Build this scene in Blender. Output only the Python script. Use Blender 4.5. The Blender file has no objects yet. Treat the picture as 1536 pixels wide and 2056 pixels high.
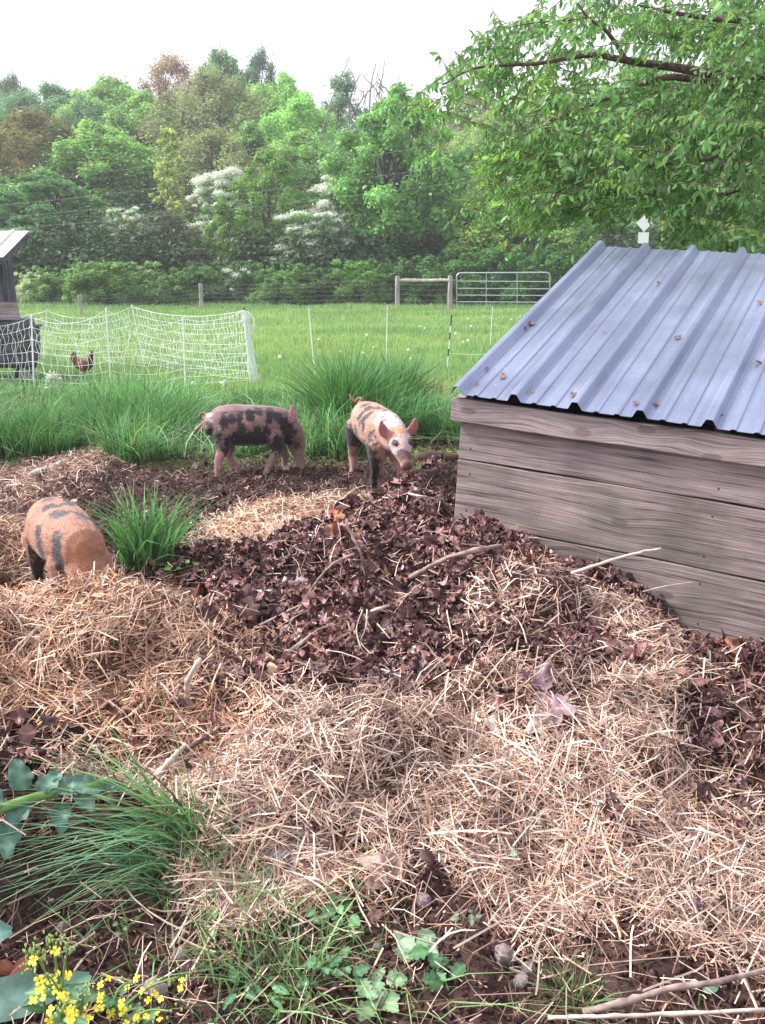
import bpy, math, random
import numpy as np
from mathutils import Vector, Matrix, noise as mnoise

# ------------------------------------------------------------------ camera, world, sun
SC = bpy.context.scene
COL = SC.collection
R = math.radians
FPX, CX, CY = 1830.0, 768.0, 1028.0
PITCH = math.atan(498.0 / FPX)
SP, CP = math.sin(PITCH), math.cos(PITCH)
CAMH = 1.6
cam_d = bpy.data.cameras.new('camera')
cam = bpy.data.objects.new('camera', cam_d)
COL.objects.link(cam)
cam.location = (0, 0, CAMH)
cam.rotation_euler = (R(90) - PITCH, 0, 0)
cam_d.sensor_fit = 'HORIZONTAL'
cam_d.sensor_width = 36
cam_d.lens = 36 * FPX / 1536
cam_d.clip_start = 0.05
cam_d.clip_end = 1500
SC.camera = cam

SUN_EL, SUN_AZ = R(43), R(-78)          # azimuth measured from +Y towards +X
world = bpy.data.worlds.new('World')
SC.world = world
world.use_nodes = True
wn, wl = world.node_tree.nodes, world.node_tree.links
wn.clear()
sky = wn.new('ShaderNodeTexSky'); sky.sky_type = 'NISHITA'
sky.sun_disc = False; sky.sun_elevation = SUN_EL; sky.sun_rotation = SUN_AZ
sky.dust_density = 6.0; sky.air_density = 1.3
hs = wn.new('ShaderNodeHueSaturation'); hs.inputs['Saturation'].default_value = 0.28
hs.inputs['Value'].default_value = 1.0
mixw = wn.new('ShaderNodeMixRGB'); mixw.inputs[0].default_value = 0.55
mixw.inputs[2].default_value = (6.3, 6.15, 7.1, 1)
bg = wn.new('ShaderNodeBackground'); bg.inputs['Strength'].default_value = 0.15
wo = wn.new('ShaderNodeOutputWorld')
wl.new(sky.outputs[0], hs.inputs['Color']); wl.new(hs.outputs[0], mixw.inputs[1])
wl.new(mixw.outputs[0], bg.inputs['Color']); wl.new(bg.outputs[0], wo.inputs['Surface'])
sun_d = bpy.data.lights.new('sun', 'SUN'); sun_d.energy = 3.5; sun_d.angle = R(10)
sun_d.color = (1.0, 0.95, 0.92)
sun = bpy.data.objects.new('sun', sun_d); COL.objects.link(sun)
sdir = Vector((math.sin(SUN_AZ) * math.cos(SUN_EL), math.cos(SUN_AZ) * math.cos(SUN_EL), math.sin(SUN_EL)))
sun.rotation_euler = sdir.to_track_quat('Z', 'Y').to_euler()
SC.view_settings.view_transform = 'Standard'
SC.view_settings.look = 'None'
SC.view_settings.exposure = 0.95
SC.view_settings.gamma = 1.0
SC.render.engine = 'CYCLES'
SC.cycles.max_bounces = 8
SC.cycles.transparent_max_bounces = 8
try:
    SC.cycles.use_denoising = True
except Exception:
    pass

# ------------------------------------------------------------------ helpers
rng = np.random.default_rng(7)
random.seed(5)

def ray(px, py):
    X = (px - CX) / FPX; y = (py - CY) / FPX
    return np.array([X, CP - y * SP, -(SP + y * CP)])

def at_z(px, py, z):
    d = ray(px, py); t = (z - CAMH) / d[2]
    return np.array([d[0] * t, d[1] * t, z])

def at_y(px, py, Y):
    d = ray(px, py); t = Y / d[1]
    return np.array([d[0] * t, Y, CAMH + d[2] * t])

def _hash(ix, iy, s):
    h = (ix.astype(np.int64) * 374761393 + iy.astype(np.int64) * 668265263 + s * 1442695041) & 0xffffffff
    h = ((h ^ (h >> 13)) * 1274126177) & 0xffffffff
    return ((h ^ (h >> 16)) & 0xffff) / 65535.0

def vnoise(x, y, s=0):
    x = np.asarray(x, float); y = np.asarray(y, float)
    ix = np.floor(x); iy = np.floor(y); fx = x - ix; fy = y - iy
    fx = fx * fx * (3 - 2 * fx); fy = fy * fy * (3 - 2 * fy)
    a = _hash(ix, iy, s); b = _hash(ix + 1, iy, s); c = _hash(ix, iy + 1, s); d = _hash(ix + 1, iy + 1, s)
    return (a * (1 - fx) + b * fx) * (1 - fy) + (c * (1 - fx) + d * fx) * fy

def fbm(x, y, s=0, o=4):
    v = 0; a = 0.5; t = 0
    for i in range(o):
        v = v + a * vnoise(x * 2 ** i, y * 2 ** i, s + i); t += a; a *= 0.5
    return v / t

# control points of the ground near the camera: picture position, height, cover
# s straw, l leaves, d bare soil, f dug-over brown litter, also shade painted under the left heap, w pale chips
CPTS = [
 (60,2040,0.0,'d'), (300,2000,0.0,'d'), (500,2040,0.0,'d'), (900,1930,0.0,'d'), (1300,1990,0.02,'d'), (1500,2030,0.02,'d'), (600,1900,0.0,'d'), (180,1860,0.0,'d'), (720,1840,0.03,'d'), (880,1850,0.02,'d'), (1100,2040,0.0,'d'), (760,2040,0.0,'d'), 
 (1130,1830,0.05,'s'), (1400,1800,0.08,'s'), (700,1760,0.06,'s'), (950,1720,0.1,'s'), (1530,1880,0.05,'s'), (1250,1890,0.04,'d'), (560,1780,0.03,'s'), (1380,1880,0.05,'s'), (480,1640,0.15,'s'), (600,1570,0.2,'s'), (780,1610,0.16,'s'), (1000,1570,0.22,'s'), 
 (1200,1515,0.27,'s'), (1340,1560,0.19,'s'), (1400,1670,0.11,'s'), (1530,1650,0.06,'f'), (1500,1470,0.1,'f'), (1180,1680,0.12,'s'), (1530,1740,0.06,'s'), (600,1450,0.2,'s'), (850,1440,0.24,'s'), (1010,1400,0.28,'w'), (1180,1400,0.29,'w'), (1100,1470,0.25,'w'), 
 (1340,1440,0.2,'s'), (480,1420,0.13,'s'), (700,1400,0.2,'f'), (1100,1300,0.36,'f'), (1180,1220,0.38,'s'), (1260,1270,0.33,'s'), (1320,1350,0.26,'s'), (1420,1300,0.12,'d'), (1530,1340,0.16,'f'), (1360,1210,0.3,'l'), (1450,1280,0.22,'l'), (1530,1290,0.2,'l'), 
 (1440,1380,0.14,'f'), (960,1260,0.35,'s'), (1030,1230,0.38,'s'), (1050,1180,0.42,'l'), (850,1210,0.37,'l'), (1000,1100,0.5,'l'), (1150,1130,0.42,'l'), (900,1020,0.52,'l'), (960,1050,0.52,'l'), (800,1040,0.47,'l'), (700,1100,0.43,'l'), (710,1200,0.34,'l'), 
 (670,1295,0.09,'d'), (730,1270,0.2,'l'), (600,1200,0.3,'l'), (560,1130,0.28,'l'), (500,1200,0.22,'l'), (480,1300,0.15,'l'), (560,1370,0.14,'l'), (760,1350,0.24,'l'), (900,1340,0.28,'l'), (1250,1160,0.38,'l'), (560,1050,0.27,'s'), (480,1090,0.22,'s'), 
 (640,1030,0.32,'s'), (450,1110,0.16,'s'), (1000,1800,0.03,'d'), (820,1780,0.05,'d'), (1220,1960,0.0,'d'), (1050,1930,0.0,'d'), (1400,1960,0.0,'d'), (460,1240,0.15,'l'), (1470,1540,0.08,'f'), (1530,1560,0.07,'f'), (1460,1620,0.07,'f'), (1420,1480,0.1,'f'), 
 (1320,1300,0.25,'s'), (1380,1340,0.1,'d'), (1290,1220,0.31,'s'), (1150,1350,0.29,'w'), (1200,1290,0.33,'f'), (1050,1290,0.35,'f'), (950,1380,0.28,'s'), (1250,1430,0.25,'s'), (10,1092,0.30,'s'), (50,1096,.27,'s'), (85,1125,.22,'s'), (30,1150,.2,'s'), (-60,1090,.3,'s'), (95,1165,.08,'f'), (-60,1120,0.28,'s'), (50,1150,0.12,'s'), (300,1150,0.06,'f'), 
 (400,1130,0.1,'f'), (200,1020,0.08,'f'), (400,1010,0.08,'f'), (620,975,0.08,'f'), (700,990,0.1,'f'), (820,965,0.13,'f'), (890,935,0.12,'f'), (100,965,0.14,'w'), (230,945,0.2,'f'), (310,980,0.03,'d'), (600,900,0.05,'f'), (450,920,0.06,'f'), 
 (0,1010,0.1,'w'), (30,940,0.02,'f'), (340,930,0.16,'f'), (500,960,0.06,'f'), (100,1040,0.05,'f'), (150,925,0.12,'w'), (740,900,0.06,'f'), (-150,1000,0.08,'f'), (380,900,0.02,'f'), (-160,1550,0.017,'f'), (-160,1510,0.071,'f'), (-160,1470,0.127,'f'), 
 (-160,1430,0.182,'f'), (-160,1385,0.233,'s'), (-160,1345,0.254,'s'), (-160,1300,0.302,'s'), (-160,1260,0.352,'s'), (-160,1238,0.367,'s'), (-160,1216,0.366,'s'), (-60,1550,0.017,'f'), (-60,1510,0.071,'f'), (-60,1470,0.127,'f'), (-60,1430,0.182,'f'), (-60,1385,0.233,'s'), 
 (-60,1345,0.254,'s'), (-60,1300,0.302,'s'), (-60,1260,0.352,'s'), (-60,1238,0.367,'s'), (-60,1216,0.366,'s'), (40,1550,0.017,'f'), (40,1510,0.071,'f'), (40,1470,0.127,'f'), (40,1430,0.182,'f'), (40,1385,0.233,'s'), (40,1345,0.254,'s'), (40,1300,0.302,'s'), 
 (40,1260,0.352,'s'), (40,1238,0.367,'s'), (40,1216,0.366,'s'), (130,1550,0.017,'f'), (130,1510,0.071,'f'), (130,1470,0.127,'f'), (130,1430,0.182,'f'), (130,1385,0.233,'s'), (130,1345,0.254,'s'), (130,1300,0.302,'s'), (130,1260,0.352,'s'), (130,1215,0.41,'s'), 
 (130,1172,0.453,'s'), (220,1550,0.017,'f'), (220,1510,0.071,'f'), (220,1470,0.127,'f'), (220,1430,0.182,'f'), (220,1385,0.233,'s'), (220,1345,0.254,'s'), (220,1300,0.302,'s'), (220,1260,0.352,'s'), (220,1215,0.41,'s'), (220,1172,0.453,'s'), (300,1550,0.017,'f'), 
 (300,1510,0.071,'f'), (300,1470,0.127,'s'), (300,1430,0.182,'s'), (300,1385,0.2,'s'), (300,1345,0.254,'s'), (300,1300,0.302,'s'), (300,1260,0.352,'s'), (300,1215,0.41,'s'), (300,1172,0.453,'s'), (370,1550,0.017,'f'), (370,1510,0.071,'f'), (370,1470,0.127,'s'), 
 (370,1430,0.182,'s'), (370,1385,0.2,'s'), (370,1345,0.254,'s'), (370,1300,0.302,'s'), (370,1260,0.352,'s'), (370,1215,0.41,'s'), (370,1194,0.41,'s'), (425,1250,0.371,'s'), (430,1310,0.301,'s'), (425,1370,0.17,'s'), (470,1240,0.13,'l'), (480,1330,0.13,'l'), 
 (120,1192,0.06,'f'), (440,1480,0.13,'s'), (430,1430,0.14,'s'), (400,1545,0.09,'s'), (340,1585,0.05,'s')
]
# the far sides of the heaps, which drop away out of sight: x, y, height, cover
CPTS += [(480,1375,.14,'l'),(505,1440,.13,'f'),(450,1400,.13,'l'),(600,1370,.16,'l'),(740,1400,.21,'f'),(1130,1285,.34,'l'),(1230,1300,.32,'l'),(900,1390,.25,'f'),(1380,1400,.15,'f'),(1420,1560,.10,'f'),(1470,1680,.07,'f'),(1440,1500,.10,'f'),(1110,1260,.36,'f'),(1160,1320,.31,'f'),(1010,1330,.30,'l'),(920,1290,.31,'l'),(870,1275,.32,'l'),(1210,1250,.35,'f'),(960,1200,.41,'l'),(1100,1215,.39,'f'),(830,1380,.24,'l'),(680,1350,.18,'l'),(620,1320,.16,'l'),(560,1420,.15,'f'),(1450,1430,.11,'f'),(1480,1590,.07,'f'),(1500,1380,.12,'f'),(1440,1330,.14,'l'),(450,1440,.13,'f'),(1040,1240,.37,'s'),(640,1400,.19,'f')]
BACK = [(-.95, 3.48, .16, 'f'), (-1.3, 3.45, .12, 'f'), (-.75, 3.42, .16, 'f'), (-.5, 3.35, .14, 'f'), (-1.6, 3.4, .2, 's'), (-1.15, 3.62, .06, 'f'), (-.8, 3.65, .08, 'f'), (-1.5, 3.7, .1, 'f')]
_cp = np.array([at_z(a, b, z)[:2] for a, b, z, t in CPTS] + [b[:2] for b in BACK])
_cz = np.array([c[2] for c in CPTS] + [b[2] for b in BACK])
_ct = [c[3] for c in CPTS] + [b[3] for b in BACK]
_far_cp = np.clip(_cp[:, 1] / 3.2, .75, 2.2)
TYPES = 'sldfw'
_ctm = np.array([[1.0 if t == k else 0.0 for k in TYPES] for t in _ct])

def _weights(x, y, sig):
    d2 = (x[:, None] - _cp[None, :, 0]) ** 2 + (y[:, None] - _cp[None, :, 1]) ** 2
    s = sig * _far_cp[None, :]
    return np.exp(-d2 / (2 * s * s))

def smooth_h(x, y):
    x = np.atleast_1d(np.asarray(x, float)).ravel(); y = np.atleast_1d(np.asarray(y, float)).ravel()
    z = np.zeros_like(x)
    near = (y > 0.3) & (y < 9.5) & (np.abs(x) < 5)
    if near.any():
        idx = np.nonzero(near)[0]
        for c in range(0, len(idx), 40000):
            ii = idx[c:c + 40000]
            w = _weights(x[ii], y[ii], .115)
            w2 = _weights(x[ii], y[ii], .5) * .004
            z[ii] = ((w + w2) @ _cz) / ((w + w2).sum(1) + .0012)
    hill = np.clip(y - 38, 0, 70)
    z = z + hill * .17 + np.clip(y - 108, 0, 400) * .02
    return z

def rough(x, y):
    r = (fbm(x * 5, y * 5, 11, 3) - .5) * .13 + (fbm(x * 22, y * 22, 31, 2) - .5) * .04
    m = np.clip((8.6 - y) / 1.0, 0, 1) * np.clip((5 - np.abs(x)) / 1, 0, 1)
    base = (fbm(x * .35, y * .35, 77, 3) - .5) * .16 * np.clip((y - 8) / 5, 0, 1)
    return r * m + base

_lr = np.random.default_rng(42)
_lx = _lr.uniform(-2.6, 2.6, 420); _ly = _lr.uniform(1.9, 7.4, 420); _la = _lr.uniform(.03, .13, 420); _lrad = _lr.uniform(.07, .2, 420)
def lumps(x, y):
    out = np.zeros_like(x)
    wx = x + (fbm(x * 8, y * 8, 61, 2) - .5) * .12; wy = y + (fbm(x * 8, y * 8, 67, 2) - .5) * .12
    for a, b, h, r in zip(_lx, _ly, _la, _lrad):
        m = (np.abs(x - a) < r * 1.6) & (np.abs(y - b) < r * 1.6)
        d = 1 - ((wx[m] - a) ** 2 + (wy[m] - b) ** 2) / (r * r)
        out[m] = np.maximum(out[m], h * np.clip(d, 0, 1) ** .55)
    return out
def _H0(x, y):
    amp = np.clip((y - 1.9) / .5, 0, 1) * np.clip((7.2 - y) / 1.0, 0, 1) * (1 - .65 * np.clip((y - 4.3) / .5, 0, 1))
    dw = (x - .304) * -.487 + (y - 4.0) * -.872; sw = (x - .304) * .872 + (y - 4.0) * -.487
    foot = .105 * np.exp(-(np.clip(dw, 0, 9) / .28) ** 2) * np.clip((sw + .25) / .2, 0, 1)
    return smooth_h(x, y) + rough(x, y) + lumps(x, y) * amp * (1 - .6 * (foot / .105)) - foot
_gx0, _gy0, _gs = -3.3, .8, .014
_gnx, _gny = 472, 572
_gxx, _gyy = np.meshgrid(_gx0 + np.arange(_gnx) * _gs, _gy0 + np.arange(_gny) * _gs)
_HG = _H0(_gxx.ravel(), _gyy.ravel()).reshape(_gny, _gnx)
def H(x, y):
    x = np.atleast_1d(np.asarray(x, float)).ravel(); y = np.atleast_1d(np.asarray(y, float)).ravel()
    u = (x - _gx0) / _gs; v = (y - _gy0) / _gs
    ins = (u > 0) & (v > 0) & (u < _gnx - 1.001) & (v < _gny - 1.001)
    out = np.empty_like(x)
    if ins.any():
        iu = u[ins].astype(int); iv = v[ins].astype(int); fu = u[ins] - iu; fv = v[ins] - iv
        out[ins] = (_HG[iv, iu] * (1 - fu) + _HG[iv, iu + 1] * fu) * (1 - fv) + (_HG[iv + 1, iu] * (1 - fu) + _HG[iv + 1, iu + 1] * fu) * fv
    if (~ins).any():
        out[~ins] = smooth_h(x[~ins], y[~ins]) + rough(x[~ins], y[~ins])
    return out

def h1(x, y):
    return float(H(x, y)[0])

def cover(x, y):
    n = np.stack([fbm(x * 3.1, y * 3.1, 3, 3), fbm(x * 3.1 + 9, y * 3.1, 5, 3)], 1) - .5
    w = _weights(x + n[:, 0] * .25, y + n[:, 1] * .25, .11) + 1e-9 * _weights(x, y, .8)
    f = w @ _ctm
    s = f.sum(1) + 1e-12
    return f / s[:, None]

def G(px, py, near=0.5, far=60):
    """where the line of sight through a picture position meets the ground"""
    d = ray(px, py)
    t = np.concatenate([np.arange(near, 12, .02), np.arange(12, far, .1)])
    p = d[None, :] * t[:, None]
    z = p[:, 2] + CAMH - H(p[:, 0], p[:, 1])
    k = np.nonzero(z < 0)[0]
    k = k[0] if len(k) else len(t) - 1
    return np.array([p[k, 0], p[k, 1], h1(p[k, 0], p[k, 1])])

def link(o, parent=None):
    COL.objects.link(o)
    if parent is not None:
        o.parent = parent
    return o

def tag(o, label=None, cat=None, group=None, kind=None):
    if label: o['label'] = label
    if cat: o['category'] = cat
    if group: o['group'] = group
    if kind: o['kind'] = kind
    return o

def empty(name, loc=(0, 0, 0), rz=0.0, mat=None):
    o = bpy.data.objects.new(name, None)
    o.empty_display_size = .1
    COL.objects.link(o)
    if mat is not None:
        o.matrix_world = mat
    else:
        o.location = loc; o.rotation_euler = (0, 0, rz)
    return o

def np_mesh(name, V, F, mat, parent=None, C=None, smooth=False):
    """V (n,3), F (m,k) arrays -> one mesh object"""
    V = np.ascontiguousarray(V, dtype=np.float32); F = np.ascontiguousarray(F, dtype=np.int32)
    me = bpy.data.meshes.new(name)
    m, k = F.shape
    me.vertices.add(len(V)); me.vertices.foreach_set('co', V.ravel())
    me.loops.add(m * k); me.loops.foreach_set('vertex_index', F.ravel())
    me.polygons.add(m)
    me.polygons.foreach_set('loop_start', np.arange(0, m * k, k, dtype=np.int32))
    me.update(calc_edges=True)
    if smooth:
        me.polygons.foreach_set('use_smooth', np.ones(m, dtype=bool))
    if C is not None:
        a = me.color_attributes.new('Col', 'FLOAT_COLOR', 'POINT')
        if C.shape[1] == 3:
            C = np.concatenate([C, np.ones((len(C), 1))], 1)
        a.data.foreach_set('color', np.ascontiguousarray(C, dtype=np.float32).ravel())
    if mat: me.materials.append(mat)
    o = bpy.data.objects.new(name, me)
    return link(o, parent)

class MB:
    def __init__(s): s.v = []; s.f = []
    def add(s, vs, fs):
        n = len(s.v); s.v += [tuple(v) for v in vs]; s.f += [tuple(i + n for i in f) for f in fs]; return s
    def box(s, a, b, M=None):
        (x0, y0, z0), (x1, y1, z1) = a, b
        vs = [Vector(p) for p in [(x0,y0,z0),(x1,y0,z0),(x1,y1,z0),(x0,y1,z0),(x0,y0,z1),(x1,y0,z1),(x1,y1,z1),(x0,y1,z1)]]
        if M is not None: vs = [M @ v for v in vs]
        return s.add(vs, [(0,3,2,1),(4,5,6,7),(0,1,5,4),(1,2,6,5),(2,3,7,6),(3,0,4,7)])
    def tube(s, pts, rad, n=6, caps=True, flat=1.0):
        pts = [Vector(p) for p in pts]
        if not hasattr(rad, '__len__'): rad = [rad] * len(pts)
        rings = []; up = Vector((0.13, 0.21, 0.97))
        for i, p in enumerate(pts):
            t = (pts[min(i + 1, len(pts) - 1)] - pts[max(i - 1, 0)])
            if t.length < 1e-9: t = Vector((0, 0, 1))
            t.normalize()
            a = t.cross(up)
            if a.length < .05: a = t.cross(Vector((1, 0, 0)))
            a.normalize(); b = a.cross(t)
            rings.append([p + (a * math.cos(2 * math.pi * k / n) + b * math.sin(2 * math.pi * k / n) * flat) * rad[i] for k in range(n)])
        vs = [v for r in rings for v in r]; fs = []
        for i in range(len(pts) - 1):
            for k in range(n):
                fs.append((i * n + k, i * n + (k + 1) % n, (i + 1) * n + (k + 1) % n, (i + 1) * n + k))
        if caps:
            fs.append(tuple(range(n))[::-1]); fs.append(tuple((len(pts) - 1) * n + k for k in range(n)))
        return s.add(vs, fs)
    def ball(s, c, r, nu=10, nv=7, M=None):
        if not hasattr(r, '__len__'): r = (r, r, r)
        vs = [(0, 0, 1)]
        for i in range(1, nv):
            th = math.pi * i / nv
            for k in range(nu):
                ph = 2 * math.pi * k / nu
                vs.append((math.sin(th) * math.cos(ph), math.sin(th) * math.sin(ph), math.cos(th)))
        vs.append((0, 0, -1)); fs = []
        for k in range(nu): fs.append((0, 1 + k, 1 + (k + 1) % nu))
        for i in range(nv - 2):
            for k in range(nu):
                a = 1 + i * nu + k; b = 1 + i * nu + (k + 1) % nu
                fs.append((a, a + nu, b + nu, b))
        L = len(vs) - 1
        for k in range(nu): fs.append((L, L - nu + (k + 1) % nu, L - nu + k))
        out = []
        for v in vs:
            w = Vector((v[0] * r[0], v[1] * r[1], v[2] * r[2]))
            if M is not None: w = M @ w
            out.append(w + Vector(c))
        return s.add(out, fs)
    def build(s, name, mat, parent=None, smooth=False, bevel=0):
        me = bpy.data.meshes.new(name)
        me.from_pydata([tuple(v) for v in s.v], [], s.f)
        me.update()
        if smooth: me.polygons.foreach_set('use_smooth', [True] * len(me.polygons))
        if mat: me.materials.append(mat)
        o = bpy.data.objects.new(name, me); link(o, parent)
        if bevel:
            m = o.modifiers.new('bevel', 'BEVEL'); m.width = bevel; m.segments = 2; m.limit_method = 'ANGLE'
        return o

def catmull(pts, n=8):
    P = [Vector(p) for p in pts]; P = [P[0] * 2 - P[1]] + P + [P[-1] * 2 - P[-2]]
    out = []
    for i in range(1, len(P) - 2):
        for k in range(n):
            t = k / n
            out.append(0.5 * ((2 * P[i]) + (P[i + 1] - P[i - 1]) * t + (2 * P[i - 1] - 5 * P[i] + 4 * P[i + 1] - P[i + 2]) * t * t + (3 * P[i] - P[i - 1] - 3 * P[i + 1] + P[i + 2]) * t ** 3))
    out.append(P[-2])
    return out

# ------------------------------------------------------------------ materials
def new_mat(name):
    m = bpy.data.materials.new(name); m.use_nodes = True
    nt = m.node_tree; p = nt.nodes['Principled BSDF']
    return m, nt, p

def N(nt, t, **kw):
    n = nt.nodes.new(t)
    for k, v in kw.items():
        if k.startswith('_'): setattr(n, k[1:], v)
        else: n.inputs[k].default_value = v
    return n

def ramp(nt, fac, stops):
    r = nt.nodes.new('ShaderNodeValToRGB')
    el = r.color_ramp.elements
    while len(el) < len(stops): el.new(.5)
    for e, (p, c) in zip(el, stops):
        e.position = p; e.color = (*c, 1)
    nt.links.new(fac, r.inputs[0])
    return r.outputs[0]

def vcol_mat(name, rough=.75, transl=0.0, nscale=60, namp=.35, spec=.25, use_obj=False, bump=0):
    m, nt, p = new_mat(name)
    L = nt.links
    a = N(nt, 'ShaderNodeVertexColor', _layer_name='Col')
    col = a.outputs[0]
    if use_obj:
        oi = nt.nodes.new('ShaderNodeObjectInfo')
        mx = N(nt, 'ShaderNodeMixRGB', _blend_type='MULTIPLY'); mx.inputs[0].default_value = 1
        L.new(col, mx.inputs[1]); L.new(oi.outputs['Color'], mx.inputs[2]); col = mx.outputs[0]
    if namp > 0:
        tc = nt.nodes.new('ShaderNodeTexCoord')
        nz = N(nt, 'ShaderNodeTexNoise', Scale=nscale, Detail=3.0)
        L.new(tc.outputs['Object'], nz.inputs['Vector'])
        mr = N(nt, 'ShaderNodeMapRange'); mr.inputs[3].default_value = 1 - namp; mr.inputs[4].default_value = 1 + namp
        mr.inputs[1].default_value = .3; mr.inputs[2].default_value = .7
        L.new(nz.outputs[0], mr.inputs[0])
        mx2 = N(nt, 'ShaderNodeMixRGB', _blend_type='MULTIPLY'); mx2.inputs[0].default_value = 1
        L.new(col, mx2.inputs[1]); L.new(mr.outputs[0], mx2.inputs[2]); col = mx2.outputs[0]
        if bump:
            b = N(nt, 'ShaderNodeBump', Strength=bump, Distance=.01)
            L.new(nz.outputs[0], b.inputs['Height']); L.new(b.outputs[0], p.inputs['Normal'])
    L.new(col, p.inputs['Base Color'])
    p.inputs['Roughness'].default_value = rough
    p.inputs['Specular IOR Level'].default_value = spec
    if transl > 0:
        tr = nt.nodes.new('ShaderNodeBsdfTranslucent'); ms = nt.nodes.new('ShaderNodeMixShader')
        ms.inputs[0].default_value = transl
        g = N(nt, 'ShaderNodeMixRGB', _blend_type='MULTIPLY'); g.inputs[0].default_value = 1
        g.inputs[2].default_value = (1.15, 1.3, .8, 1)
        L.new(col, g.inputs[1]); L.new(g.outputs[0], tr.inputs['Color'])
        L.new(p.outputs[0], ms.inputs[1]); L.new(tr.outputs[0], ms.inputs[2])
        L.new(ms.outputs[0], nt.nodes['Material Output'].inputs['Surface'])
    return m

def noise_mat(name, c1, c2, scale=8, rough=.8, metal=0.0, bump=.3, dist=.01, detail=6, stretch=(1, 1, 1), spec=.3, lo=.35, hi=.65):
    m, nt, p = new_mat(name); L = nt.links
    tc = nt.nodes.new('ShaderNodeTexCoord'); mp = N(nt, 'ShaderNodeMapping'); mp.inputs['Scale'].default_value = stretch
    L.new(tc.outputs['Object'], mp.inputs[0])
    nz = N(nt, 'ShaderNodeTexNoise', Scale=scale, Detail=detail); L.new(mp.outputs[0], nz.inputs['Vector'])
    L.new(ramp(nt, nz.outputs[0], [(lo, c1), (hi, c2)]), p.inputs['Base Color'])
    p.inputs['Roughness'].default_value = rough; p.inputs['Metallic'].default_value = metal
    p.inputs['Specular IOR Level'].default_value = spec
    if bump:
        b = N(nt, 'ShaderNodeBump', Strength=bump, Distance=dist)
        L.new(nz.outputs[0], b.inputs['Height']); L.new(b.outputs[0], p.inputs['Normal'])
    return m

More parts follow.
